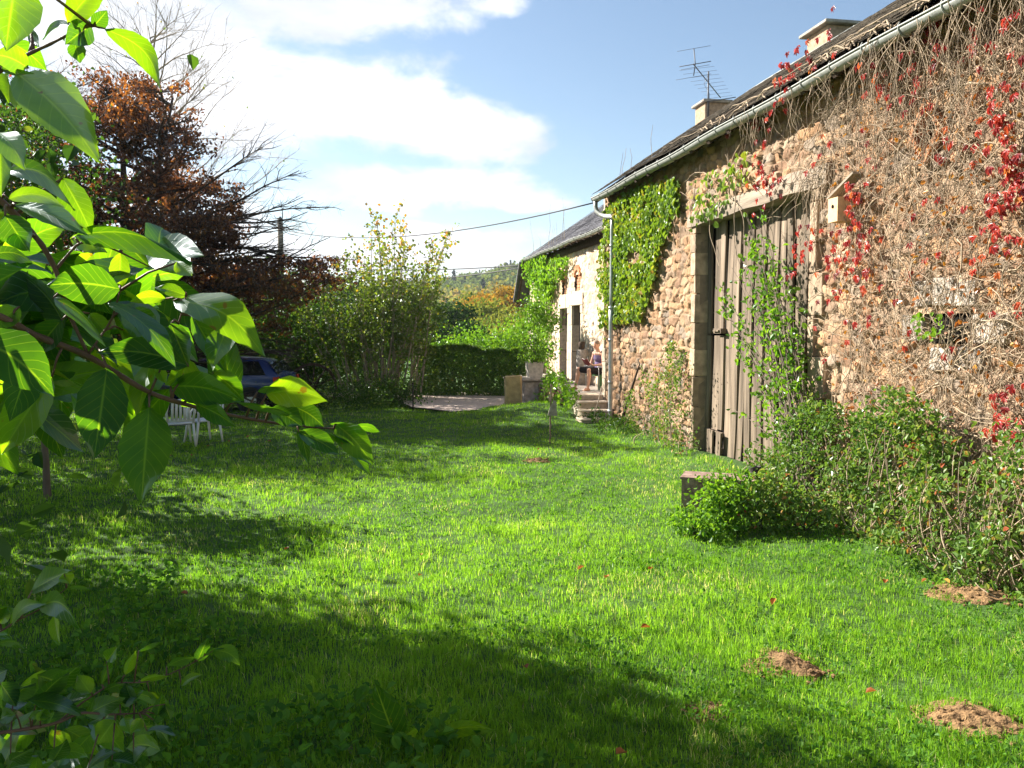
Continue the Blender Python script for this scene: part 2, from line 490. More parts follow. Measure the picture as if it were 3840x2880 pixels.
G = lambda r, g, b: (r, g, b)
MAT = dict(
    grass=leafmat('grass_blades', [(0, G(.06, .155, .014)), (.5, G(.17, .33, .028)), (.93, G(.27, .43, .05)), (1, G(.48, .47, .24))], .52, (1.7, 1.75, .8), .010, .4),
    weed=leafmat('lawn_weed_leaf', [(0, G(.04, .12, .018)), (1, G(.12, .26, .035))], .45, (1.5, 1.6, .6), .008),
    beech=leafmat('copper_leaf', [(0, G(.05, .024, .017)), (.5, G(.11, .05, .028)), (.82, G(.20, .10, .035)), (1, G(.45, .22, .04))], .5, (1.9, 1.35, .55), .05),
    hazel=leafmat('hazel_leaf', [(0, G(.07, .14, .02)), (.55, G(.16, .25, .035)), (.78, G(.34, .29, .04)), (1, G(.58, .26, .035))], .5, (1.6, 1.4, .6), .05),
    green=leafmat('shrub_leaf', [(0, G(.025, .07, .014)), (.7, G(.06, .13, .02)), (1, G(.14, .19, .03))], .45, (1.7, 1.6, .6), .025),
    hedge=leafmat('hedge_leaf', [(0, G(.04, .10, .016)), (.7, G(.10, .20, .025)), (1, G(.20, .28, .04))], .35, (1.5, 1.5, .6), .04),
    ivy=leafmat('creeper_green_leaf', [(0, G(.09, .17, .02)), (.6, G(.17, .27, .03)), (.92, G(.28, .31, .045)), (1, G(.36, .24, .05))], .4, (1.4, 1.4, .6), .05),
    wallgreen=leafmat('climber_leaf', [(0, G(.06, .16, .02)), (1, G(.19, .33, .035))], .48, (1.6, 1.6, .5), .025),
    bramble=leafmat('bramble_leaf', [(0, G(.06, .13, .025)), (.6, G(.15, .25, .05)), (.82, G(.26, .28, .09)), (.9, G(.40, .20, .08)), (1, G(.36, .10, .05))], .42, (1.4, 1.4, .6), .03),
    red=leafmat('red_creeper_leaf', [(0, G(.16, .02, .022)), (.35, G(.34, .032, .03)), (.7, G(.48, .07, .04)), (1, G(.55, .24, .06))], .4, (1.3, 1.0, .8), .06),
    far_orange=leafmat('far_orange_leaf', [(0, G(.16, .15, .03)), (.5, G(.36, .22, .035)), (1, G(.48, .28, .05))], .35, (1.3, 1.2, .6), .0),
    far_yellow=leafmat('far_yellow_leaf', [(0, G(.15, .20, .04)), (1, G(.32, .33, .07))], .35, (1.3, 1.2, .6), .0),
    far_dark=leafmat('far_dark_leaf', [(0, G(.02, .055, .02)), (1, G(.05, .10, .03))], .3, (1.3, 1.2, .6), .0),
    forest=leafmat('forest_leaf', [(0, G(.08, .13, .04)), (.4, G(.17, .22, .055)), (.75, G(.32, .30, .06)), (1, G(.44, .28, .06))], .3, (1.2, 1.2, .7), .0),
    conifer=leafmat('conifer_needle', [(0, G(.012, .03, .018)), (1, G(.03, .06, .03))], .1, (1, 1, 1), .0),
    fallen=leafmat('fallen_leaf', [(0, G(.22, .06, .02)), (.6, G(.42, .15, .03)), (1, G(.62, .36, .06))], .3, (1.2, 1.1, .7), .05),
    bark=surf('grey_bark', (.14, .11, .085), .9, .4, 6, .6, 30, stretch=(1, 1, .25)),
    barkdark=surf('dark_bark', (.06, .045, .035), .9, .4, 6, .5, 30),
    twig=surf('pale_twig', (.30, .25, .19), .85, .3, 10, .3, 60),
    vine=surf('dry_vine', (.32, .245, .17), .85, .35, 14, .4, 80, rndmix=.9),
    soil=surf('bare_soil', (.20, .12, .055), .95, .4, 30, .9, 60),
    lawn=surf('lawn_ground', (.045, .10, .016), .95, .4, 6, .8, 60),
    gravel=surf('pinkish_gravel', (.62, .50, .43), .95, .25, 25, .9, 120),
    stone=surf('rubble_stone', (1, 1, 1), .92, .16, 25, .55, 70, vcol=True, spec=.15),
    dressed=surf('dressed_stone', (.52, .43, .33), .9, .2, 14, .35, 60, rndmix=.25, spec=.15),
    jambstone=surf('jamb_stone', (.37, .28, .20), .92, .35, 7, .6, 35, rndmix=.5, spec=.1),
    greystone=surf('grey_stone', (.34, .30, .26), .92, .35, 9, .5, 40, rndmix=.4, spec=.15),
    core=surf('wall_core', (.25, .19, .14), .95, .2, 8, .3, 30),
    brick=surf('orange_brick', (.50, .23, .12), .9, .25, 20, .4, 60, rndmix=.4),
    slate=surf('old_slate', (.13, .112, .092), .85, .3, 7, .5, 45, rndmix=.6, spec=.12),
    slate2=surf('blue_slate', (.16, .16, .18), .8, .2, 7, .3, 45, rndmix=.4, spec=.15),
    zinc=surf('grey_zinc', (.33, .34, .32), .5, .2, 12, .1, 40, metal=.25),
    zincl=surf('pale_zinc', (.50, .51, .53), .4, .15, 12, .08, 40, metal=.5),
    oldwood=surf('weathered_plank', (.175, .135, .10), .85, .55, 11, .5, 60, stretch=(1, 1, .08), rndmix=.55, spec=.2),
    beam=surf('weathered_beam', (.27, .22, .17), .85, .3, 7, .5, 50, stretch=(1, .12, 1), spec=.2),
    darkwood=surf('dark_timber', (.07, .05, .038), .9, .3, 9, .4, 40, spec=.15),
    dark=surf('interior_shade', (.012, .011, .01), .95, .2, 9, 0, 40, spec=.05),  # near-black colour that paints the shade inside openings and gaps
    plaster=surf('chimney_render', (.36, .25, .17), .92, .35, 12, .4, 50),
    rust=surf('rusty_iron', (.22, .13, .10), .85, .4, 14, .4, 60, col2=(.34, .24, .20)),
    iron=surf('dark_iron', (.045, .04, .037), .6, .3, 20, .2, 60, metal=.5),
    alu=surf('aerial_metal', (.10, .10, .11), .5, .2, 20, 0, 60, metal=.4),
    concrete=surf('white_pot', (.55, .50, .44), .9, .25, 12, .3, 50),
    polewood=surf('grey_pole', (.20, .17, .14), .9, .25, 10, .3, 50, stretch=(1, 1, .2)),
    cable=surf('cable_rubber', (.05, .05, .055), .7, .1, 10, 0, 10),
    car=surf('blue_car_paint', (.012, .035, .16), .25, .05, 3, 0, 10, spec=.5, coat=.6),
    carglass=surf('car_glass', (.01, .012, .014), .06, .05, 3, 0, 10, spec=.8),
    tyre=surf('tyre_rubber', (.02, .02, .02), .85, .2, 20, .2, 60),
    blackpl=surf('black_plastic', (.025, .025, .028), .5, .1, 10, 0, 10),
    redlamp=surf('red_lamp', (.45, .03, .02), .25, .1, 10, 0, 10, spec=.5),
    whitepl=surf('white_plastic', (.72, .72, .72), .45, .05, 10, 0, 10),
    skin=surf('skin', (.60, .34, .24), .55, .08, 12, .05, 80),
    hair=surf('grey_hair', (.20, .15, .11), .8, .3, 60, .4, 150),
    purple=surf('purple_cotton', (.16, .12, .24), .9, .15, 40, .2, 150),
    black=surf('black_cloth', (.016, .014, .016), .9, .2, 40, .3, 120),
    paper=surf('paper', (.8, .78, .72), .8, .05, 30, 0, 10),
    bookred=surf('book_cover', (.25, .05, .06), .5, .1, 30, 0, 10),
    greencloth=surf('green_canvas', (.07, .17, .06), .85, .15, 30, .2, 120),
    glass=surf('window_glass', (.015, .015, .035), .08, .1, 3, 0, 10, spec=.7),
    winframe=surf('dark_blue_frame', (.035, .035, .09), .6, .1, 10, .1, 40),
    logwood=surf('cut_log', (.30, .20, .12), .85, .3, 12, .4, 50, stretch=(1, 1, .3)),
    birdbox=surf('fresh_wood', (.62, .42, .24), .8, .15, 14, .2, 60),
    whiterock=surf('white_rock', (.72, .69, .66), .8, .1, 14, .4, 30),
)

# ------------------------------------------------------------------ ground
WX = 5.68          # barn wall face
HX = 6.3           # house wall face
TZ = 0.58          # terrace top
DRIVE = [(1.0, 25.2), (1.25, 22.3), (2.2, 20.9), (3.0, 21.2), (3.7, 22.0), (4.8, 22.3), (4.9, 26.4), (1.0, 27.6), (-9, 29), (-9, 27.2), (-2, 26.2)]


def inpoly(x, y, poly):
    x = np.asarray(x); y = np.asarray(y); c = np.zeros(x.shape, bool); j = len(poly) - 1
    for i in range(len(poly)):
        xi, yi = poly[i]; xj, yj = poly[j]
        hit = ((yi > y) != (yj > y)) & (x < (xj - xi) * (y - yi) / (yj - yi + 1e-12) + xi)
        c ^= hit; j = i
    return c


SOILS = [(onZ(2951, 2450, .1), .24, .13), (onZ(3645, 2690, .1), .25, .15), (onZ(3660, 2235, .05), .30, .13), (onZ(2010, 1728, .02), .2, .12), (onZ(2660, 2640, .1), .12, .06)]


def gz(x, y):
    x = np.asarray(x, float); y = np.asarray(y, float)
    z = .045 * vnoise(x * .45, y * .45, 0, 3) + .028 * vnoise(x * 1.3, y * 1.3, 0, 5) + .018 * vnoise(x * 4, y * 4, 0, 7)
    z = z + .28 * np.exp(-(x * x + y * y) / 12.0)
    z = z + .10 * np.exp(-((x - WX) / .6) ** 2)
    z = z - .06 * np.clip((y - 20) / 3, 0, 1)
    z = z + .26 * np.exp(-((x - 4.25) ** 2 / 1.3 + (y - 20.2) ** 2 / 4.5))
    r = np.sqrt(x * x + y * y)
    z = z - .0025 * np.clip(r - 30, 0, 400) ** 1.6 * (r < 75) - .0025 * 45 ** 1.6 * (r >= 75)
    for (p, ra, h) in SOILS:
        z = z + h * .35 * np.exp(-((x - p[0]) ** 2 + (y - p[1]) ** 2) / (ra * ra) * 2)
    return z


def sheet(name, xs, ys, zf, mat, kind='structure', a=.5):
    X, Y = np.meshgrid(xs, ys, indexing='ij')
    Z = zf(X, Y)
    nx, ny = len(xs), len(ys)
    i, j = np.meshgrid(np.arange(nx - 1), np.arange(ny - 1), indexing='ij')
    k = i * ny + j
    q = np.stack([k, k + ny, k + ny + 1, k + 1], -1).reshape(-1, 4)
    mb = MB().add(np.stack([X, Y, Z], -1).reshape(-1, 3), q=q)
    o = mb.build(name, mat)
    o['kind'] = kind
    return o


xs = np.concatenate([-np.geomspace(80, 12.2, 40), np.arange(-12, 12.01, .12), np.geomspace(12.2, 80, 30)])
ys = np.concatenate([-np.geomspace(60, 3.2, 25), np.arange(-3, 30.01, .12), np.geomspace(30.3, 90, 40)])
sheet('lawn_ground', xs, ys, gz, MAT['lawn'])

# far land: valley and hill, one sheet to the horizon
def hill(x, y):
    r = np.sqrt(x * x + y * y)
    az = np.degrees(np.arctan2(x, y))
    ridge = 26 + 2.0 * (np.clip(az, 1, 13) - 5) + .8 * np.sin(az * 2.1)
    z = -2.2 - 10 * np.clip((r - 78) / 60, 0, 1)
    t = np.clip((r - 190) / 480, 0, 1)
    z = z + (ridge + 12) * (t * t * (3 - 2 * t))
    z = z - .05 * np.clip(r - 760, 0, 4000)
    z = z + fbm(x * .01, y * .01, 0, 21, 3) * 3 * np.clip((r - 200) / 300, 0, 1)
    return z


rr = np.geomspace(76, 3200, 110); aa = np.radians(np.arange(-180, 180.1, 3))
RR, AA = np.meshgrid(rr, aa, indexing='ij')
HXg, HYg = RR * np.sin(AA), RR * np.cos(AA)
ny = len(aa)
i, j = np.meshgrid(np.arange(len(rr) - 1), np.arange(ny - 1), indexing='ij')
k = i * ny + j
mb = MB().add(np.stack([HXg, HYg, hill(HXg, HYg)], -1).reshape(-1, 3), q=np.stack([k, k + 1, k + ny + 1, k + ny], -1).reshape(-1, 4))
mat_field = surf('meadow_hill', (.11, .14, .045), .95, .35, .02, 0, 10, col2=(.17, .16, .06))
mb.build('hill', mat_field)['kind'] = 'structure'

# forest on the hill
rng = np.random.default_rng(5)


def crown_points(rng, cen, rad, nclump, nleaf, clump=.35, shell=.55):
    """leaf positions of one crown: clumps spread through an ellipsoid"""
    cen, rad = np.asarray(cen, float), np.asarray(rad, float)
    d = norm(rng.normal(size=(nclump, 3)))
    r = rng.uniform(shell, 1.0, nclump) ** .7
    C = d * r[:, None] * rad
    cs = rng.uniform(.6, 1.3, nclump)
    idx = rng.integers(0, nclump, nleaf)
    P = C[idx] + rng.normal(size=(nleaf, 3)) * (clump * cs[idx])[:, None] * rad.mean() * np.array([1, 1, .75])
    return P + cen, idx


def forest():
    mb = MB(); mc = MB()
    n = 2600
    az = np.radians(rng.uniform(-9, 15, n)); r = 215 + (rng.uniform(0, 1, n) ** 1.0) * 570
    for a_, r_ in zip(az, r):
        x, y = r_ * math.sin(a_), r_ * math.cos(a_)
        z = float(hill(np.array([x]), np.array([y]))[0])
        h = rng.uniform(7, 12); w = rng.uniform(3.4, 5.6)
        tone = np.clip(.45 + .35 * vnoise(np.array([x * .012]), np.array([y * .012]), 0, 9)[0] + rng.normal() * .17 - (r_ > 560) * .18, 0, 1)
        con = (r_ > 600 and a_ > R(9.0) and rng.random() < .8) or (rng.random() < .02)
        nl = int(95 if r_ < 450 else 70)
        if con:
            hh = h * 1.35
            t = rng.uniform(0, 1, nl); rad = (1 - t) * w * .55
            ph = rng.uniform(0, 6.283, nl)
            P = np.stack([x + rad * np.cos(ph), y + rad * np.sin(ph), z + 1 + t * hh], -1)
            mc.leaves(P, w * .5, rng, asp=.6, a=rng.uniform(0, 1, nl))
        else:
            P, _ = crown_points(rng, (x, y, z + h * .55), (w, w, h * .5), 9, nl, .3, .5)
            mb.leaves(P, w * .48, rng, asp=.9, a=np.clip(tone + rng.normal(size=nl) * .1, 0, 1))
    o = mb.build('hillside_forest', MAT['forest'])
    tag(o, 'distant autumn woodland covering the hillside beyond the farmhouse', 'woodland', kind='stuff')
    o = mc.build('conifer_stand', MAT['conifer'])
    tag(o, 'dark conifers standing along the top of the wooded hill', 'conifers', kind='stuff')


forest()

# driveway
def flatpoly(name, poly, z, mat, cut=.25, jit=.0):
    me = bpy.data.meshes.new(name)
    import bmesh
    bm = bmesh.new()
    pts = []
    for a, b in zip(poly, poly[1:] + poly[:1]):
        L = math.dist(a, b); n = max(1, int(L / cut))
        for t in range(n):
            p = (a[0] + (b[0] - a[0]) * t / n, a[1] + (b[1] - a[1]) * t / n)
            pts.append((p[0] + random.uniform(-jit, jit), p[1] + random.uniform(-jit, jit)))
    f = bm.faces.new([bm.verts.new((x, y, z)) for x, y in pts])
    bmesh.ops.triangulate(bm, faces=[f])
    bm.to_mesh(me); bm.free()
    me.materials.append(mat)
    o = bpy.data.objects.new(name, me); COL.objects.link(o); o['kind'] = 'structure'
    return o


random.seed(4)
flatpoly('driveway', DRIVE, .055, MAT['gravel'], .3, .05)

# ------------------------------------------------------------------ rubble walls
PAL = np.array([(.46, .29, .17), (.40, .24, .14), (.52, .35, .22), (.36, .22, .14), (.45, .32, .22), (.33, .26, .20), (.50, .30, .17), (.42, .29, .20)]) * .90


def rubble(u, v, seed, cw=.34, ch=.19, amp=.05):
    """irregular courses of stones. u, v arrays (m). returns depth (out of the wall) and colour"""
    u0 = u + .06 * vnoise(u * 2.3, v * 2.3, 0, seed + 1) + .02 * vnoise(u * 8, v * 8, 0, seed + 12)
    v0 = v + .05 * vnoise(u * 1.7, v * 2.9, 4, seed + 2) + .02 * vnoise(u * 8, v * 8, 0, seed + 13)
    iv = np.floor(v0 / ch).astype(np.int64)
    best = np.full(u.shape, 9.0); sec = np.full(u.shape, 9.0); bid = np.zeros(u.shape, np.int64); bdx = np.zeros(u.shape); bdy = np.zeros(u.shape)
    for dj in (-2, -1, 0, 1, 2):
        rw = iv + dj
        off = _hash(rw, rw * 0, rw * 0, seed + 5) * 3
        w = cw * (.6 + .8 * _hash(rw, rw * 0 + 1, rw * 0, seed + 6))
        iu = np.floor(u0 / w + off).astype(np.int64)
        for di in (-2, -1, 0, 1, 2):
            cu = iu + di
            jx = _hash(cu, rw, cu * 0, seed + 7); jy = _hash(cu, rw, cu * 0, seed + 8); wt = _hash(cu, rw, cu * 0, seed + 9)
            px_ = (cu + .15 + .7 * jx - off) * w; py_ = (rw + .25 + .5 * jy) * ch
            dx = (u0 - px_) / w; dy = (v0 - py_) / ch
            d = (np.abs(dx) ** 3.4 + np.abs(dy) ** 3.4) ** (1 / 3.4) + (wt - .5) * .3
            id_ = cu * 7919 + rw * 104729
            nb = d < best
            sec = np.where(nb, best, np.minimum(sec, d))
            bid = np.where(nb, id_, bid); bdx = np.where(nb, dx, bdx); bdy = np.where(nb, dy, bdy)
            best = np.where(nb, d, best)
    e = sec - best
    edge = np.clip((e - .03) / .11, 0, 1); edge = edge * edge * (3 - 2 * edge)
    h0 = _hash(bid, bid * 0, bid * 0, seed + 20); h1 = _hash(bid, bid * 0 + 1, bid * 0, seed + 21)
    tx = _hash(bid, bid * 0 + 2, bid * 0, seed + 22) - .5; ty = _hash(bid, bid * 0 + 3, bid * 0, seed + 23) - .5
    dep = edge * amp * (.45 + .8 * h0) + edge * amp * (tx * bdx + ty * bdy) * 2.0 + amp * .32 * fbm(u * 9, v * 9, 0, seed + 30, 3)
    col = PAL[(h1 * len(PAL)).astype(int) % len(PAL)] * (.68 + .46 * h0)[..., None]
    mort = np.array([.31, .22, .145]) * (1 + .15 * vnoise(u * 14, v * 14, 0, seed + 40))[..., None]
    col = mort + (col - mort) * edge[..., None]
    col = col * (1 + .13 * fbm(u * .8, v * .8, 0, seed + 50, 3))[..., None]
    return dep, np.clip(col, .03, .75)


def wallsheet(name, X, y0, y1, z0, ztop, step, seed, holes, mat, parent, facing=-1, cw=.34, ch=.19, amp=.05, tint=(1, 1, 1)):
    ys_ = np.arange(y0, y1 + step * .5, step); zs = np.arange(z0, ztop + step * .5, step)
    Y, Z = np.meshgrid(ys_, zs, indexing='ij')
    dep, col = rubble(Y, Z, seed, cw, ch, amp)
    Xv = X + facing * dep
    ny_, nz_ = len(ys_), len(zs)
    i, j = np.meshgrid(np.arange(ny_ - 1), np.arange(nz_ - 1), indexing='ij')
    cyq = Y[:-1, :-1] + step / 2; czq = Z[:-1, :-1] + step / 2
    keep = np.ones(cyq.shape, bool)
    for h in holes:
        if callable(h): keep &= ~h(cyq, czq)
        else: keep &= ~((cyq > h[0]) & (cyq < h[1]) & (czq > h[2]) & (czq < h[3]))
    k = i * nz_ + j
    q = np.stack([k, k + 1, k + nz_ + 1, k + nz_], -1)[keep]
    mb = MB().add(np.stack([Xv, Y, Z], -1).reshape(-1, 3), q=q, c=(col * np.array(tint)).reshape(-1, 3))
    return mb.build(name, mat, parent, color=True)


# ------------------------------------------------------------------ barn
BY0, BY1 = 1.0, 19.05
DY0, DY1, DZ = 9.81, 13.5, 3.93
VY, VZ = onX(3490, 495, WX)[1], onX(3490, 495, WX)[2]      # diamond vent
barn = empty('barn', (WX, BY1 - 9, 0), 'long rubble stone barn with creeper covered front and sagging slate roof', 'barn')
dia = lambda y, z: (np.abs(y - VY) / .19 + np.abs(z - VZ) / .27) < 1
wall = wallsheet('front_wall', WX + .03, BY0, BY1, -.25, 5.22, .02, 11, [(DY0 - .02, DY1 + .02, -1, DZ + .02), dia, (onX(3645, 1160, WX)[1], onX(3474, 1290, WX)[1], onX(3474, 1290, WX)[2], onX(3645, 1160, WX)[2] - .03)], MAT['stone'], barn, cw=.25, ch=.14, amp=.045)
c = MB()
c.box((WX + .045, DY1, -.3), (WX + .6, BY1 - .01, 5.2)); c.box((WX + .045, DY0, DZ + .2), (WX + .6, DY1, 5.2))
c.box((WX + .045, BY0, -.3), (WX + .6, DY0, VZ - .35)); c.box((WX + .045, BY0, VZ - .35), (WX + .6, VY - .3, VZ + .35))
c.box((WX + .045, VY + .3, VZ - .35), (WX + .6, DY0, VZ + .35)); c.box((WX + .045, BY0, VZ + .35), (WX + .6, DY0, 5.2))
c.build('wall_core', MAT['core'], barn, smooth=False)
# gables and back wall
g = MB()
for y in (BY0, BY1 - .3):
    v = [(WX + .6, y, -.3), (WX + .6, y, 5.2), (9.2, y, 7.6), (12.8, y, 5.2), (12.8, y, -.3)]
    v2 = [(a, b + .28, c_) for a, b, c_ in v]
    g.add(v + v2, t=[(0, 1, 2), (0, 2, 3), (0, 3, 4), (5, 7, 6), (5, 8, 7), (5, 9, 8)], q=[(0, 5, 6, 1), (1, 6, 7, 2), (2, 7, 8, 3), (3, 8, 9, 4)])
g.box((12.5, BY0 + .3, -.3), (12.8, BY1 - .3, 5.2))
g.build('gable_wall', MAT['core'], barn, smooth=False)

# dressed jambs and quoins
def blocks(name, X0, X1, ya, yb, z0, z1, hh, seed, mat, parent, var=.1):
    rg = np.random.default_rng(seed); mb = MB(); z = z0
    while z < z1 - .02:
        h = min(hh * rg.uniform(.75, 1.3), z1 - z)
        if z1 - z - h < .12: h = z1 - z
        yo = rg.uniform(-var, var)
        lo, hi = [X0 + rg.uniform(-.008, .008), ya, z + .006], [X1, yb, z + h - .006]
        if yb > ya and var:
            if seed % 2: hi[1] = yb + yo
            else: lo[1] = ya + yo
        mb.box(lo, hi, a=rg.random(), jit=.006, rng=rg)
        z += h
    o = mb.build(name, mat, parent, smooth=False)
    bv = o.modifiers.new('bevel', 'BEVEL'); bv.width = .012; bv.segments = 2
    return o


blocks('door_jamb', WX - .05, WX + .58, DY1, DY1 + .17, -.1, DZ, .42, 21, MAT['jambstone'], barn, .09)
blocks('door_jamb', WX - .05, WX + .58, DY0 - .28, DY0, -.1, DZ, .45, 22, MAT['jambstone'], barn, .14)
blocks('corner_quoin', WX - .035, WX + .58, BY1 - .16, BY1 + .03, -.1, 5.2, .34, 24, MAT['dressed'], barn, .09)
# lintel: old beam, a little crooked
lb = MB()
n = 30
ys_ = np.linspace(DY0 - .38, DY1 + .30, n)
prof = []
for y in ys_:
    t = (y - ys_[0]) / (ys_[-1] - ys_[0])
    zb = DZ + .02 + .012 * math.sin(y * 5) - .03 * t; zt = zb + .27 - .05 * t + .014 * math.sin(y * 3.1 + 1)
    xf = WX - .075 + .008 * math.sin(y * 4)
    prof.append([(xf, y, zb), (xf - .004, y, zb + (zt - zb) * .5), (xf + .012, y, zt), (WX + .5, y, zt), (WX + .5, y, zb)])
v = np.array(prof).reshape(-1, 3); q = [(i * 5 + k_, i * 5 + (k_ + 1) % 5, (i + 1) * 5 + (k_ + 1) % 5, (i + 1) * 5 + k_) for i in range(n - 1) for k_ in range(5)]
lb.add(v, q=q, t=[(0, 1, 2), (0, 2, 3), (0, 3, 4)] + [((n - 1) * 5 + a, (n - 1) * 5 + b, (n - 1) * 5 + c_) for a, b, c_ in ((0, 2, 1), (0, 3, 2), (0, 4, 3))])
lb.build('lintel', MAT['beam'], barn, smooth=False)
# two flat stones beside lintel and brick frame of vent
vf = MB()
for (sy, sz) in ((1, 1), (1, -1), (-1, 1), (-1, -1)):
    a_ = np.array([WX - .05, VY + sy * .21, VZ]); b_ = np.array([WX - .05, VY, VZ + sz * .30])
    dd = norm(b_ - a_); nn_ = np.cross(dd, (1, 0, 0))
    for k_ in range(2):
        cc_ = a_ + (b_ - a_) * (.25 + .5 * k_) + np.array([.04, 0, 0])
        vf.obox(cc_, (.07, 0, 0), dd * .083, nn_ * .028, a=rng.random())
vf.build('vent_frame', MAT['brick'], barn, smooth=False)
MB().box((WX + .35, VY - .4, VZ - .4), (WX + .37, VY + .4, VZ + .4)).build('vent_shade', MAT['dark'], barn)  # dark sheet painting the shade seen through the vent

bw = MB(); rgb = np.random.default_rng(6)
for (xa, xb, ya, yb) in ((3440, 3505, 1040, 1150), (3510, 3590, 1030, 1150), (3595, 3675, 1045, 1152), (3655, 3790, 1170, 1288), (3500, 3592, 1300, 1385), (3395, 3470, 1170, 1280), (3600, 3700, 1296, 1380)):
    A_ = onX(xa, yb, WX); B_ = onX(xb, ya, WX); A2 = onX(xb, yb, WX)
    bw.box((WX - .045 - rgb.uniform(0, .02), A2[1], A_[2]), (WX + .3, A_[1], B_[2] - .02), a=rgb.random(), jit=.012, rng=rgb)
o = bw.build('blocked_window', MAT['greystone'], barn, smooth=False); bv = o.modifiers.new('b', 'BEVEL'); bv.width = .015; bv.segments = 2
A_ = onX(3474, 1290, WX); B_ = onX(3645, 1160, WX)
MB().box((WX + .04, B_[1], A_[2]), (WX + .042, A_[1], B_[2] - .03)).build('hollow_shade', MAT['dark'], barn)  # flat near-black sheet, shade of the recess put in as colour
# door of warped planks
door = empty('barn_door', (WX + .2, (DY0 + DY1) / 2, 0), None, None)
door.parent = barn; door.location = Vector(door['_loc']) - Vector(barn['_loc'])
rg = np.random.default_rng(8)
wd = rg.uniform(.17, .32, 17); wd = wd / wd.sum() * (DY1 - DY0)
y = DY1
pm = MB()
for k_, w_ in enumerate(wd):
    gap = rg.uniform(.03, .075)
    bow = rg.uniform(-.025, .025); lean = rg.uniform(-.02, .02); ph = rg.uniform(0, 6)
    segs = [(rg.uniform(.03, .12), DZ + .05)] if k_ > 3 else [(.42 + .03 * k_, 2.05), (2.085, DZ + .05)]
    if k_ == 3: segs = [(.05, DZ + .05)]
    for (za, zb) in segs:
        nz = 14
        zz = np.linspace(za, zb, nz)
        xo = WX + .2 + (.018 if k_ % 2 else -.018) + rg.uniform(-.012, .012) + .012 * np.sin(zz * 1.3 + ph)
        yc = y - w_ / 2 + bow * np.sin((zz) / DZ * math.pi) + lean * (zz / DZ - .5) + .008 * np.sin(zz * 4 + ph)
        if k_ <= 5: yc = yc - .10 * np.clip(1 - zz / 1.2, 0, 1) ** 1.5 * -1
        hw = (w_ - gap) / 2 * (1 + .05 * np.sin(zz * 2.2 + ph * 2))
        rows = []
        for t in range(nz):
            rows += [(xo[t], yc[t] - hw[t], zz[t]), (xo[t], yc[t] + hw[t], zz[t]), (xo[t] + .035, yc[t] + hw[t], zz[t]), (xo[t] + .035, yc[t] - hw[t], zz[t])]
        q = [(t * 4 + e, t * 4 + (e + 1) % 4, (t + 1) * 4 + (e + 1) % 4, (t + 1) * 4 + e) for t in range(nz - 1) for e in range(4)]
        q += [(0, 1, 2, 3), ((nz - 1) * 4 + 3, (nz - 1) * 4 + 2, (nz - 1) * 4 + 1, (nz - 1) * 4)]
        pm.add(rows, q=q, a=rg.random())
    y -= w_
# patched foot of the left leaf
yy = DY1 + .01
for k_ in range(5):
    w_ = [.12, .1, .19, .17, .2][k_]
    if k_ == 3:
        pm.box((WX + .185, yy - w_ - .1, .36), (WX + .215, yy + .02, .44), a=.8); pm.box((WX + .185, yy - w_ - .1, .08), (WX + .215, yy + .02, .17), a=.9)
    else:
        pm.obox((WX + .17 - .01 * k_, yy - w_ / 2, .25), (.014, 0, 0), (0, w_ / 2 - .01, .006), (0, -.012, .20), a=rg.random())
    yy -= w_
pm.build('plank_leaf', MAT['oldwood'], door, smooth=False)
MB().box((WX + .27, DY0, -.05), (WX + .30, DY1, DZ + .2)).build('gap_shade', MAT['dark'], door)  # near-black board painting the shade behind the plank gaps
lt = MB()
yl = DY1 - sum(wd[:3]) + .12
lt.box((WX + .10, yl - .17, 2.09), (WX + .20, yl + .12, 2.17), a=.3); lt.box((WX + .07, yl - .12, 2.12), (WX + .12, yl + .08, 2.145), a=.9)
lt.build('door_latch', MAT['oldwood'], door, smooth=False)

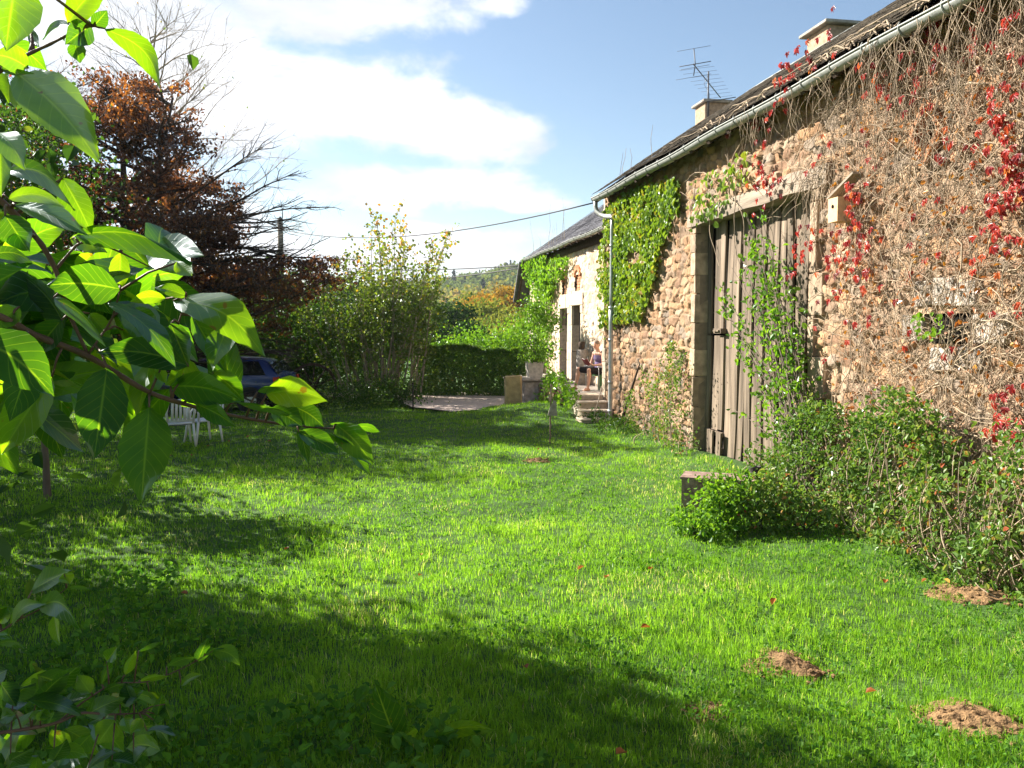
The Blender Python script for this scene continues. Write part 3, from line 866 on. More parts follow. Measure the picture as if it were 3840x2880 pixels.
# barn roof: slates over front and back slope, slightly sagging
def roof(name, y0, y1, xe, ze, xr, zr, mat, parent, seed, sag=.05, back=12.9):
    rg = np.random.default_rng(seed)
    ny_ = int((y1 - y0) / .22); nx_ = 26
    ys_ = np.linspace(y0, y1, ny_ + 1)
    mb = MB()
    L = math.hypot(xr - xe, zr - ze)
    dx, dz = (xr - xe) / L, (zr - ze) / L
    # courses of slates as thin overlapping steps
    nc = int(L / .17)
    sagf = lambda y: sag * vnoise(np.array([y * .33]), np.array([1.0]), 0, seed)[0] + .02 * vnoise(np.array([y * 1.3]), np.array([1.0]), 0, seed + 1)[0]
    for c_ in range(nc):
        s0 = L * c_ / nc; s1 = s0 + L / nc * 1.55
        y = y0 - rg.uniform(0, .12)
        while y < y1:
            w_ = rg.uniform(.17, .24)
            lift = rg.uniform(.012, .022); so = rg.uniform(-.012, .012)
            sg = sagf(y) * math.sin(math.pi * min(1, .15 + c_ / nc))
            ya, yb = max(y, y0), min(y + w_ - .006, y1)
            if yb > ya + .02:
                p = []
                for s, up_ in ((s0 + so, lift + .012), (min(s1, L), .002)):
                    for yq in (ya, yb):
                        p.append((xe + dx * s - dz * up_, yq, ze + dz * s + dx * up_ + sg))
                pb = [(a - dz * -.008, b, cc - dx * .008) for a, b, cc in p]
                mb.add(p + pb, q=[(0, 1, 3, 2), (4, 6, 7, 5), (0, 4, 5, 1), (0, 2, 6, 4), (1, 5, 7, 3)], a=rg.random())
            y += w_
    o = mb.build('slate_roof', mat, parent, smooth=False)
    b = MB()
    pts = []
    for yq in ys_:
        sg = sagf(yq)
        pts += [(xe + .02, yq, ze - .03), (xr, yq, zr - .03 + sg * .5), (back, yq, ze - .03), (back, yq, ze - .1), (xr, yq, zr - .12 + sg * .5), (xe + .02, yq, ze - .09)]
    q = [(i * 6 + e, i * 6 + (e + 1) % 6, (i + 1) * 6 + (e + 1) % 6, (i + 1) * 6 + e) for i in range(len(ys_) - 1) for e in range(6)]
    n_ = (len(ys_) - 1) * 6
    q += [(0, 5, 4, 1), (1, 4, 3, 2), (n_, n_ + 1, n_ + 4, n_ + 5), (n_ + 1, n_ + 2, n_ + 3, n_ + 4)]
    b.add(pts, q=q)
    b.build('roof_boarding', MAT['darkwood'], parent, smooth=False)
    rd = MB()
    y = y0
    while y < y1 - .05:
        w_ = .45; sg = sagf(y) * .5
        rd.obox((xr - .05, min(y + w_ / 2, y1 - .2), zr - .02 + sg), (.10, 0, .067), (0, w_ / 2 - .004, 0), (.006, 0, .008), a=rg.random())
        rd.obox((xr + .19, min(y + w_ / 2, y1 - .2), zr - .01 + sg), (.11, 0, -.075), (0, w_ / 2 - .004, 0), (.006, 0, .008), a=rg.random())
        y += w_
    rd.build('ridge_capping', MAT['zinc'], parent, smooth=False)
    return o


roof('slate_roof', BY0 - .2, BY1 + .12 - .25, 5.33, 5.24, 9.2, 7.83, MAT['slate'], barn, 3)
for k_ in range(26):
    y = BY1 - .4 - k_ * .7
    m_ = MB(); m_.obox((5.62, y, 5.28), (.3, 0, .2), (0, .045, 0), (-.03, 0, .045))
    m_.build('rafter', MAT['darkwood'], barn, smooth=False)
MB().box((WX + .02, BY0, 5.19), (WX + .3, BY1, 5.42)).build('wall_plate', MAT['darkwood'], barn)


def gutter(y0, y1, xc, zc, r, mat, parent, hooks=True, slope=0.0):
    mb = MB(); an = np.linspace(math.pi, 2 * math.pi, 9)
    ys_ = np.arange(y0, y1 + .01, .25)
    v = []
    for yi, y in enumerate(ys_):
        zz = zc + slope * (y - y0) + .012 * math.sin(y * 1.7)
        for rr_, dr in ((r, 0), (r - .006, 0)):
            for a_ in (an if rr_ == r else an[::-1]):
                v.append((xc + rr_ * math.cos(a_), y, zz + rr_ * math.sin(a_)))
    m_ = 18
    q = [(i * m_ + e, (i + 1) * m_ + e, (i + 1) * m_ + (e + 1) % m_, i * m_ + (e + 1) % m_) for i in range(len(ys_) - 1) for e in range(m_)]
    mb.add(v, q=q)
    # closed ends
    for y in (ys_[0], ys_[-1]):
        zz = zc + slope * (y - y0) + .012 * math.sin(y * 1.7)
        ring = [(xc + r * math.cos(a_), y, zz + r * math.sin(a_)) for a_ in an]
        mb.add([(xc, y, zz)] + ring, t=[(0, i + 1, i + 2) for i in range(8)])
    # rolled lip + straps
    zf = lambda y: zc + slope * (y - y0) + .012 * math.sin(y * 1.7)
    mb.tube([(xc - r - .004, y, zf(y) + .003) for y in ys_], .011, 6)
    if hooks:
        y = y0 + .4
        while y < y1 - .1:
            pts = [(xc + (r + .006) * math.cos(a_), y, zf(y) + (r + .006) * math.sin(a_)) for a_ in np.linspace(math.pi * .96, 2 * math.pi, 8)]
            mb.tube([(xc - r + .01, y, zf(y) + .045)] + pts + [(xc + r + .02, y, zf(y) + .12)], .009, 5)
            y += .62
    return mb.build('gutter', mat, parent)


gutter(BY0, 18.86, 5.345, 5.155, .085, MAT['zinc'], barn)
# gooseneck outlet and downpipe
px_, py_ = 5.50, 17.93
gn = MB()
gn.tube([(5.345, 18.70, 5.09), (5.345, 18.70, 4.96), (5.36, 18.66, 4.86), (5.42, 18.55, 4.76), (5.50, 18.40, 4.70), (px_, py_ + .05, 4.66), (px_, py_, 4.58)], [.05, .05, .052, .052, .052, .052, .05], 10)
gn.build('gutter_outlet', MAT['zinc'], barn)
dp = MB()
dp.tube([(px_, py_, z) for z in np.linspace(4.66, 2.6, 8)], .034, 10)
dp.tube([(px_, py_, z) for z in np.linspace(2.62, .02, 9)], .05, 12)
for z in (4.0, 2.62, 1.9, .95, .3): dp.tube([(px_, py_, z - .03), (px_, py_, z + .03)], .056 if z < 2.7 else .042, 12)
for z in (3.4, 2.0, .8): dp.obox((px_ + .06, py_, z), (.06, 0, 0), (0, .02, 0), (0, 0, .015))
dp.build('downpipe', MAT['zincl'], barn)


def chimney(x0, x1, y0, y1, z0, z1, parent, capo=.09):
    c_ = MB().box((x0, y0, z0), (x1, y1, z1)).build('chimney', MAT['plaster'], parent, smooth=False)
    bv = c_.modifiers.new('b', 'BEVEL'); bv.width = .02
    k_ = MB()
    k_.box((x0 - capo, y0 - capo, z1 + .001), (x1 + capo, y1 + capo, z1 + .07)); k_.box((x0 + .05, y0 + .05, z1 + .072), (x1 - .05, y1 - .05, z1 + .1))
    o = k_.build('chimney_cap', MAT['greystone'], c_, smooth=False)
    bv = o.modifiers.new('b', 'BEVEL'); bv.width = .012
    return c_


p = onX(3106, 90, 9.75)
chimney(9.75, 10.75, p[1], p[1] + .85, 7.0, p[2], barn, .13)

# ------------------------------------------------------------------ house
HY0, HY1 = BY1 + .05, 30.8
house = empty('farmhouse', (HX, 25, 0), 'pale stone farmhouse with slate roof standing beyond the barn', 'house')
win = [(25.0, 26.0, TZ, 2.77), (23.45, 24.45, TZ, 2.83)]
nic = [(25.15, 25.72, 3.22, 3.66), (23.5, 24.2, 3.27, 3.72)]
wallsheet('front_wall', HX, HY0, HY1, .3, 4.66, .026, 47, [(a - .02, b + .02, c_ - .3, d + .02) for a, b, c_, d in win] + [(a, b, c_, d) for a, b, c_, d in nic], MAT['stone'], house, cw=.33, ch=.17, amp=.028, tint=(1.7, 2.0, 2.35))
c = MB()
edges = [HY0] + [23.45, 24.45, 25.0, 26.0] + [HY1 - .01]
for a, b in ((HY0, 23.45), (24.45, 25.0), (26.0, HY1 - .01)): c.box((HX + .03, a, .0), (HX + .55, b, 4.66))
for a, b, c0, d in win: c.box((HX + .03, a, d + .02), (HX + .55, b, 3.2))
for (a, b, c0, d), (a2, b2, c2, d2) in zip(nic, win):
    c.box((HX + .03, a2, 3.8), (HX + .55, b2, 4.66)); c.box((HX + .03, a2, 3.2), (HX + .55, a, 3.8)); c.box((HX + .03, b, 3.2), (HX + .55, b2, 3.8)); c.box((HX + .19, a, 3.2), (HX + .55, b, 3.8))
c.build('wall_core', MAT['core'], house, smooth=False)
g = MB()
v = [(HX + .55, HY1 - .3, -.3), (HX + .55, HY1 - .3, 4.6), (9.2, HY1 - .3, 6.7), (12.3, HY1 - .3, 4.6), (12.3, HY1 - .3, -.3)]
v2 = [(a, b + .28, c_) for a, b, c_ in v]
g.add(v + v2, t=[(0, 1, 2), (0, 2, 3), (0, 3, 4), (5, 7, 6), (5, 8, 7), (5, 9, 8)], q=[(0, 5, 6, 1), (1, 6, 7, 2), (2, 7, 8, 3), (3, 8, 9, 4)])
g.box((12.0, HY0, -.3), (12.3, HY1 - .3, 4.6))
g.build('gable_wall', MAT['core'], house, smooth=False)
blocks('corner_quoin', HX - .03, HX + .5, HY1 - .25, HY1 + .02, .0, 4.66, .36, 26, MAT['dressed'], house, .08)
for wi, (a, b, c0, d) in enumerate(win):
    w_ = empty('window', (HX + .2, (a + b) / 2, c0), None, None); w_.parent = house; w_.location = Vector(w_['_loc']) - Vector(house['_loc'])
    blocks('window_surround', HX - .045, HX + .5, b, b + .27, c0, d, .7, 31, MAT['dressed'], w_, 0)
    blocks('window_surround', HX - .045, HX + .5, a - .27, a, c0, d, .7, 32, MAT['dressed'], w_, 0)
    m_ = MB().box((HX - .05, a - .28, d + .002), (HX + .5, b + .27, d + .36), a=.5); o = m_.build('lintel', MAT['dressed'], w_, smooth=False)
    bv = o.modifiers.new('b', 'BEVEL'); bv.width = .012
    f = MB()
    for (ya, yb, za, zb) in ((a, a + .06, c0, d), (b - .06, b, c0, d), (a + .06, b - .06, d - .06, d), (a + .06, b - .06, c0, c0 + .5), (a + .47, a + .53, c0 + .5, d - .06), (a + .06, a + .47, 1.9, 1.94), (a + .53, b - .06, 1.9, 1.94)):
        f.box((HX + .2, ya, za), (HX + .25, yb, zb))
    f.build('window_frame', MAT['winframe'], w_, smooth=False)
    MB().box((HX + .225, a + .06, c0 + .5), (HX + .235, b - .06, d - .06)).build('pane', MAT['glass'], w_, smooth=False)
for a, b, z0, z1 in nic:
    m_ = MB(); rows = 6
    for r_ in range(rows):
        yo = a - (r_ % 2) * .06
        while yo < b:
            ya, yb = max(a, yo), min(b, yo + .2)
            if yb - ya > .03: m_.box((HX + .035 + rng.uniform(0, .01), ya + .006, z0 + (z1 - z0 + .08) / rows * r_ + .005), (HX + .18, yb - .006, z0 + (z1 - z0 + .08) / rows * (r_ + 1) - .005), a=rng.random())
            yo += .21
    # arch of bricks round the head, legs at the sides
    cyy = (a + b) / 2; hw = (b - a) / 2
    for an_ in np.linspace(-62, 62, 9):
        t = R(an_); rad = hw * 1.13
        cc_ = np.array([HX + .0, cyy + rad * math.sin(t), z1 - hw * .5 + rad * math.cos(t)])
        m_.obox(cc_, (.062, 0, 0), np.array([0, math.sin(t), math.cos(t)]) * .075, np.array([0, math.cos(t), -math.sin(t)]) * .036, a=rng.random())
    m_.build('bricked_niche', MAT['brick'], house, smooth=False)
roof('slate_roof', HY0 + .1, HY1 + .15, 5.95, 4.70, 9.2, 6.88, MAT['slate2'], house, 7, .02, back=12.45)
gutter(HY0 + .12, HY1 + .05, 5.93, 4.66, .07, MAT['zinc'], house)
MB().box((HX - .09, HY0 + .1, 4.42), (HX + .3, HY1, 4.66)).build('wall_plate', MAT['darkwood'], house)
for k_ in range(16):
    y = HY1 - .3 - k_ * .72
    m_ = MB(); m_.obox((6.15, y, 4.73), (.24, 0, .16), (0, .04, 0), (-.025, 0, .04)); m_.build('rafter', MAT['darkwood'], house, smooth=False)
q1, q2 = onX(2630, 378, 8.97), None
yC = 8.97 / math.tan(math.atan((2630 - 1920) / F_PX) + YAW)
zC = onX(2630, 392, 8.97)[2]
chimney(8.97, 8.97 + .66, yC, yC + .68, 6.0, zC, house, .08)
# lean-to at the far gable: sloping roof with rafters
l_ = MB()
ya, yb, za, zb = HY1 + .05, HY1 + 1.25, 4.6, 3.2
sl_ = norm(np.array([0, yb - ya, zb - za])); nr = np.array([0, -sl_[2], sl_[1]])
mid = np.array([7.7, (ya + yb) / 2, (za + zb) / 2])
l_.obox(mid, (1.85, 0, 0), sl_ * .95, nr * .03)
l_.build('leanto_roof', MAT['slate2'], house, smooth=False)
for k_ in range(4):
    m_ = MB(); m_.obox(mid + np.array([-1.7 + .5 * k_, 0, 0]) - nr * .10, (.045, 0, 0), sl_ * .95, nr * .06); m_.build('leanto_rafter', MAT['darkwood'], house, smooth=False)
MB().box((6.35, HY1 + .04, 0), (9.2, HY1 + .9, 3.2)).build('leanto_wall', MAT['core'], house, smooth=False)

# tv aerial on the house chimney
an = empty('tv_aerial', (9.0, yC - .04, zC - .35), 'spindly television aerial with long boom strapped to the farther chimney', 'aerial')
bx, by = 9.02, yC - .06
tp = onX(2634, 285, bx)
m_ = MB(); m_.tube([(bx, by, zC - .5), (bx, by, tp[2])], .02, 6); m_.build('mast', MAT['alu'], an)
DEPc = float(np.dot(np.array([bx, by, 8]) - CAM, FW))
A1 = at(2600, 240, DEPc - 1.0); A2 = at(2702, 366, DEPc + 1.3)
m_ = MB(); m_.tube([A1, A2], .014, 5); m_.build('boom', MAT['alu'], an)
m_ = MB()
for t in np.linspace(.12, .98, 9):
    c_ = A1 + (A2 - A1) * t; L_ = .46 - .12 * t
    e_ = norm(RT * 1.0 + np.array([0, 0, .12]))
    m_.tube([c_ - e_ * L_, c_ + e_ * L_], .0035, 4)
m_.build('director_rods', MAT['alu'], an)
m_ = MB(); B0 = at(2602, 182, DEPc - 1.1); B1 = at(2607, 240, DEPc - 1.0); B2 = at(2601, 284, DEPc - 1.0)
m_.tube([B0, B1, B2], .013, 5)
e_ = norm(RT + np.array([0, 0, .17]))
for c_, L_, r_ in ((B0, .42, .005), (B1, .40, .010), (B1 - np.array([0, 0, .08]), .36, .005), (B2 - np.array([0, 0, .03]), .45, .005)): m_.tube([c_ - e_ * L_, c_ + e_ * L_], r_, 4)
m_.build('reflector', MAT['alu'], an)
m_ = MB(); m_.tube([(bx, by, zC + .7), (bx - .1, by + .05, zC + .45), (bx + .04, by, zC + .2), (bx + .02, by - .02, zC - .4)], .006, 4)
m_.tube([(bx - .05, by - .04, zC - .02), (bx + .4, by - .06, zC + .06), (bx + .75, by - .05, zC + .13)], .012, 5); m_.build('aerial_cable', MAT['alu'], an)

# ------------------------------------------------------------------ terrace, steps
ter = empty('stone_terrace', (5.5, 21, 0), 'raised stone terrace with three steps in front of the farmhouse', 'terrace')
m_ = MB()
m_.box((5.0, 19.0, -.1), (HX - .06, 29.9, TZ)); o = m_.build('platform', MAT['greystone'], ter, smooth=False)
m_ = MB(); rg = np.random.default_rng(3)
y = 18.86
m_.box((4.93, y, TZ - .1), (5.60, 19.5, TZ + .004), .3); 
o = m_.build('edge_slab', MAT['dressed'], ter, smooth=False)
for k_, (x0, x1, ya, yb, z) in enumerate([(4.92, 5.60, 18.45, 18.93, .43), (4.86, 5.55, 18.05, 18.52, .27), (4.74, 5.45, 17.62, 18.12, .12)]):
    m_ = MB(); m_.box((x0, ya, -.1), (x1, yb, z), jit=.02, rng=rg, a=rg.random()); m_.obox(((x0 + x1) / 2, ya + .2, z + .02), (.37, 0, 0), (0, .24, 0), (0, 0, .022), a=.9)
    o = m_.build('step', MAT['dressed'], ter, smooth=False); bv = o.modifiers.new('b', 'BEVEL'); bv.width = .02
wallsheet('terrace_wall', 4.99, 20.2, 26.0, -.1, TZ - .02, .03, 71, [], MAT['stone'], ter, cw=.3, ch=.18, amp=.05, tint=(.7, .7, .7))
m_ = MB(); m_.box((4.55, 23.2, -.1), (5.8, 24.3, TZ + .06), jit=.02, rng=rg); m_.box((4.5, 23.12, TZ + .062), (5.85, 24.35, TZ + .13), jit=.01, rng=rg)
o = m_.build('planter_plinth', MAT['greystone'], ter, smooth=False); bv = o.modifiers.new('b', 'BEVEL'); bv.width = .02
for px0, py0, w0 in ((2010, 1480, .2), (2060, 1490, .15)): pass

# white planter on the plinth
pl = empty('planter', (4.98, 23.8, TZ + .13), 'square off white stone planter on the end of the terrace', 'planter')
m_ = MB()
for k_, (r0, z0) in enumerate([]): pass
b0, b1, hh = .19, .24, .46
cx, cyy, cz = 4.98, 23.8, TZ + .13
v = [(cx + sx * b0, cyy + sy * b0, cz) for sx, sy in ((-1, -1), (1, -1), (1, 1), (-1, 1))] + [(cx + sx * b1, cyy + sy * b1, cz + hh) for sx, sy in ((-1, -1), (1, -1), (1, 1), (-1, 1))] + [(cx + sx * .2, cyy + sy * .2, cz + hh) for sx, sy in ((-1, -1), (1, -1), (1, 1), (-1, 1))] + [(cx + sx * .19, cyy + sy * .19, cz + hh - .06) for sx, sy in ((-1, -1), (1, -1), (1, 1), (-1, 1))]
q = [(0, 3, 2, 1)] + [(a + o_, (a + 1) % 4 + o_, (a + 1) % 4 + 4 + o_, a + 4 + o_) for o_ in (0, 4, 8) for a in range(4)] + [(12, 13, 14, 15)]
m_.add(v, q=q); o = m_.build('pot', MAT['concrete'], pl, smooth=False)
MB().box((cx - .195, cyy - .195, cz + hh - .07), (cx + .195, cyy + .195, cz + hh - .03)).build('pot_soil', MAT['soil'], pl)

# leaning stone slab at the drive (gatepost)
gp = MB(); b_ = onZ(1922, 1535, .0)
gp.box((b_[0] - .22, b_[1] - .12, -.2), (b_[0] + .24, b_[1] + .12, .93), jit=.05, rng=rg)
o = gp.build('stone_gatepost', surf('ochre_stone', (.42, .31, .17), .92, .35, 7, .6, 35, col2=(.50, .37, .20)), None, smooth=False, loc=(b_[0], b_[1], 0))
bv = o.modifiers.new('b', 'BEVEL'); bv.width = .04; bv.segments = 3
tag(o, 'upright ochre stone slab at the gravel edge before the terrace', 'gatepost')

# iron gate post left of the drive
b_ = onZ(1549, 1540, 0)
m_ = MB().tube([(b_[0], b_[1], -.1), (b_[0], b_[1], .72)], .02, 6); m_.ball((b_[0], b_[1], .72), .03, 8, 6)
tag(m_.build('iron_post', MAT['iron'], None, loc=(b_[0], b_[1], 0)), 'thin dark iron post at the left edge of the gravel drive', 'post')

# iron stake with stone tablet
b_ = onZ(2062, 1665, 0)
st = empty('garden_stake', b_, 'rusty iron stake holding a pointed grey stone in the lawn', 'stake')
d_ = 15.6
m_ = MB(); P0 = at(2062, 1680, d_); P1 = at(2066, 1440, d_)
zz = np.linspace(0, 1, 24); pts = [P0 + (P1 - P0) * t + np.array([.006 * math.sin(t * 40), 0, 0]) for t in zz]
m_.tube(pts, [.011 + .006 * abs(math.sin(t * 30)) for t in zz], 6)
m_.build('iron_rod', MAT['rust'], st)
m_ = MB(); P = [at(a, b, d_ - .02) for a, b in ((2054, 1558), (2090, 1560), (2086, 1505), (2077, 1500), (2062, 1530))]
v = P + [p_ + FW * .08 for p_ in P]
m_.add(v, t=[(0, 1, 2), (0, 2, 3), (0, 3, 4), (5, 7, 6), (5, 8, 7), (5, 9, 8)], q=[(k_, k_ + 5, (k_ + 1) % 5 + 5, (k_ + 1) % 5) for k_ in range(5)])
m_.build('pointed_stone', MAT['greystone'], st, smooth=False)

# leaning stick and pale cane
P0 = onX(2325, 1600, 5.35); P1 = onX(2392, 1385, 5.60); mid = (P0 + P1) / 2 + np.array([0, .05, -.05])
m_ = MB().tube([P0, mid, P1, P1 + np.array([.02, -.06, .12])], [.035, .03, .022, .012], 7)
tag(m_.build('leaning_branch', MAT['darkwood'], None, loc=P0), 'dark crooked branch leaning against the barn wall beside the downpipe', 'branch')
P0 = onX(2228, 1560, 4.9); P1 = onX(2256, 1448, 5.2)
m_ = MB().tube([P0, (P0 + P1) / 2 + [.02, 0, .03], P1], .013, 6)
tag(m_.build('pale_cane', MAT['twig'], None, loc=P0), 'thin pale cane standing upright in front of the steps', 'cane')

# log post, basket on the sill log, clog
b_ = onZ(2162, 1432, TZ)
m_ = MB().tube([(6.02, 22.4, TZ), (6.02, 22.4, TZ + .45), (6.03, 22.4, TZ + .98)], [.16, .145, .15], 12)
tag(m_.build('log_stump', MAT['greystone'], None, loc=(6.02, 22.4, TZ)), 'tall weathered upright log by the farmhouse window', 'log')
m_ = MB()
m_.lathe((6.03, 22.4, TZ + .985), [(.001, 0), (.085, 0), (.10, .22), (.085, .22), (.075, .03)], 12)
tag(m_.build('brown_pot', MAT['darkwood'], None, loc=(6.03, 22.4, TZ + .985)), 'small brown pot sitting on top of the upright log', 'pot')

# birdhouse on the wall right of the door
b_ = onX(3152, 785, WX - .14)
bh = empty('bird_box', b_, 'small pale wooden bird box nailed to wall right of lintel', 'bird box')
m_ = MB(); m_.box((WX - .24, b_[1] - .10, b_[2] - .15), (WX - .03, b_[1] + .10, b_[2] + .13)); m_.build('box', MAT['birdbox'], bh, smooth=False)
m_ = MB(); m_.obox((WX - .13, b_[1] - .06, b_[2] + .25), (.07, 0, -.01), (0, .26, -.11), (0, .005, .013)); m_.build('box_roof', MAT['beam'], bh, smooth=False)
m_ = MB(); m_.lathe((WX - .247, b_[1], b_[2] + .03), [(.001, 0), (.022, 0), (.022, .004)], 12, axis=0); m_.build('hole_shade', MAT['dark'], bh)  # dark disc on the front, painted shade in place of a hole

# ------------------------------------------------------------------ vegetation helpers
def limb(rng, p, d, L, n, wob, trop):
    pts = [np.array(p, float)]; d = norm(np.array(d, float))
    for i in range(n):
        d = norm(d + rng.normal(size=3) * wob + np.array([0, 0, trop]))
        pts.append(pts[-1] + d * L / n)
    return np.array(pts)


def along(pts, t):
    f = t * (len(pts) - 1); i = min(int(f), len(pts) - 2); k = f - i
    return pts[i] * (1 - k) + pts[i + 1] * k, norm(pts[i + 1] - pts[i])


def stump(o_name, loc):
    return loc


def bush(name, label, cat, cen, rad, nclump, nleaf, size, mat, seed, clump=.28, shell=.35, stems=14, group=None, asp=.7, stemmat='barkdark', floor=0.0, hang=.3):
    rg = np.random.default_rng(seed)
    cen, rad = np.array(cen, float), np.array(rad, float)
    e = empty(name, (cen[0], cen[1], floor), label, cat, group)
    P, idx = crown_points(rg, cen, rad, nclump, nleaf, clump, shell)
    tone = rg.normal(size=nclump) * .16
    top = (P[:, 2] - cen[2]) / rad[2]
    P = P[P[:, 2] > floor + .02]
    n = len(P)
    a = np.clip(.45 + tone[idx[:n]] + rg.normal(size=n) * .2, 0, 1)
    m_ = MB().leaves(P, size, rg, asp=asp, a=a, hang=hang); m_.build('foliage', MAT[mat], e, smooth=False)
    if stems:
        m_ = MB()
        for s in range(stems):
            ang = rg.uniform(0, 6.283); r0 = rg.uniform(0, .25)
            b = np.array([cen[0] + math.cos(ang) * rad[0] * r0, cen[1] + math.sin(ang) * rad[1] * r0, floor - .05])
            tgt = cen + norm(rg.normal(size=3) + [0, 0, .6]) * rad * rg.uniform(.6, 1.0)
            pts = limb(rg, b, (tgt - b) + [0, 0, 1.0], np.linalg.norm(tgt - b), 7, .12, 0)
            pts = pts + (tgt - pts[-1]) * (np.linspace(0, 1, 8)[:, None] ** 1.5)
            m_.tube(pts, np.linspace(.022, .005, 8) * max(.5, rad.mean() / 1.5), 5)
        m_.build('stems', MAT[stemmat], e)
    return e


def hplane(p):
    return float(gz(np.array([p[0]]), np.array([p[1]]))[0])


# ------------------------------------------------------------------ copper beech
def beech():
    rg = np.random.default_rng(12)
    b = at(470, 1560, 22.3); b = np.array([b[0], b[1], hplane(b)])
    e = empty('copper_beech', b, 'spreading copper leaved tree with dark layered branches behind the parked car', 'tree')
    tr = MB(); lv = []
    bases = []
    lead = [(np.array([0, 0, 1.0]), 8.3, .24), (np.array([-.42, .1, 1.0]), 7.4, .15), (np.array([.22, -.1, 1.0]), 7.2, .13)]
    T = []
    for k_, (d, L, r0) in enumerate(lead):
        st_ = b if k_ == 0 else b + np.array([0, 0, 1.2])
        pts = limb(rg, st_, d, L, 12, .035, .05)
        tr.tube(pts, np.linspace(r0, .03, 13), 9); T.append(pts)
    for k_ in range(172):
        pts = T[rg.choice([0, 0, 1, 2])]
        sweep = k_ >= 135
        t = rg.uniform(.12, 1.0) ** 1.05
        if sweep: t = rg.uniform(.12, .55)
        p, _ = along(pts, t)
        hgt = p[2] - b[2]
        az_ = rg.uniform(0, 6.283) if not sweep else rg.normal() * .45 - .15
        reach = np.interp(hgt, [0, 1.3, 3.5, 6, 8.3], [3.0, 3.6, 3.5, 2.6, .9]) * rg.uniform(.6, 1.1)
        d = np.array([math.cos(az_), math.sin(az_), rg.uniform(.0, .35) + max(0, hgt - 4.5) * .15])
        if d[0] > .2 and hgt < 5.2: reach *= 1.55
        if d[0] < -.2 and hgt > 2.0: reach *= 1.15
        if hgt < 2.2: d[2] = rg.uniform(-.05, .15)
        L1 = limb(rg, p, d, reach, 9, .09, -.012)
        tr.tube(L1, np.linspace(.055, .009, 10), 5, cap=False)
        ns = int(8 * reach / 2.5) + 4
        for s in range(ns):
            q, dq = along(L1, rg.uniform(.18, 1.0))
            side = norm(np.cross(dq, [0, 0, 1])) * rg.choice([-1, 1])
            d2 = dq * .7 + side * rg.uniform(.4, 1.1) + np.array([0, 0, rg.uniform(-.1, .25)])
            l2 = rg.uniform(.35, 1.0)
            L2 = limb(rg, q, d2, l2, 5, .12, -.01)
            tr.tube(L2, np.linspace(.014, .004, 6), 4, cap=False)
            for s2 in range(5):
                q2, dq2 = along(L2, rg.uniform(.2, 1)); d3 = dq2 + rg.normal(size=3) * [.6, .6, .45]
                L3 = limb(rg, q2, d3, rg.uniform(.15, .4), 3, .1, 0)
                tr.tube(L3, [.005, .004, .003, .002], 3, cap=False)
                if rg.random() < .8 and vnoise(q2[:1] * 1.1, q2[1:2] * 1.1, q2[2:3] * 1.1, 4)[0] > -.45:
                    nl = rg.integers(7, 11)
                    for _ in range(nl):
                        q3, _d = along(L3, rg.uniform(.1, 1)); lv.append(q3 + rg.normal(size=3) * [.08, .08, .07])
    tr.build('trunk', MAT['barkdark'], e)
    lv = np.array(lv); lv = lv[(lv[:, 2] > 1.95 + .25 * vnoise(lv[:, 0], lv[:, 1], 0, 9))]
    lv = lv[~((lv[:, 0] - b[0] > 3.1) & (lv[:, 2] > 4.0))]
    a = np.clip(rg.beta(1.9, 2.0, len(lv)) + .12 * vnoise(lv[:, 0] * 1.2, lv[:, 1] * 1.2, lv[:, 2] * 1.2, 3), 0, 1)
    MB().leaves(lv, .10, rg, asp=.66, hang=.25, up=.35, a=a).build('crown', MAT['beech'], e, smooth=False)
    return e


beech()


def bare_tree(name, label, base, H, seed, spread, n1, nl, mat='twig', leafmat_='hazel', leafn=0, up=.9):
    rg = np.random.default_rng(seed)
    e = empty(name, base, label, 'tree')
    tr = MB(); lv = []
    pts = limb(rg, base, (0, 0, 1), H, 14, .03, .05)
    tr.tube(pts, np.linspace(.14, .012, 15), 7)
    for k_ in range(n1):
        t = rg.uniform(.22, .97); p, _ = along(pts, t)
        az_ = rg.uniform(0, 6.283)
        L = spread * (1.15 - t) * rg.uniform(.6, 1.1) + .5
        L1 = limb(rg, p, (math.cos(az_), math.sin(az_), up * rg.uniform(.5, 1.3)), L, 8, .08, .01)
        tr.tube(L1, np.linspace(.03, .004, 9), 4, cap=False)
        for s in range(10):
            q, dq = along(L1, rg.uniform(.15, 1)); d2 = dq + rg.normal(size=3) * .45 + [0, 0, .12]
            L2 = limb(rg, q, d2, rg.uniform(.4, 1.3), 5, .09, .02)
            tr.tube(L2, np.linspace(.008, .0022, 6), 3, cap=False)
            for s2 in range(4):
                q2, dq2 = along(L2, rg.uniform(.2, 1)); L3 = limb(rg, q2, dq2 + rg.normal(size=3) * .5, rg.uniform(.15, .5), 3, .1, .02)
                tr.tube(L3, [.0035, .003, .0025, .002], 3, cap=False)
                if rg.random() < leafn: lv.append(L3[-1])
    tr.build('trunk', MAT[mat], e)
    if lv: MB().leaves(np.array(lv), .09, rg, asp=.7).build('crown', MAT[leafmat_], e, smooth=False)
    return e


b = at(700, 1560, 25.5); bare_tree('bare_tree', 'tall leafless tree with fine pale twigs rising behind the copper tree', (b[0], b[1], -.1), 11.5, 31, 5.6, 62, 1, leafn=.03)
b = at(150, 1560, 24.5); bare_tree('bare_tree', 'nearly bare tree with a few red leaves at the left behind the near leaves', (b[0], b[1], -.1), 9.6, 33, 4.0, 34, 1, leafmat_='red', leafn=.10)


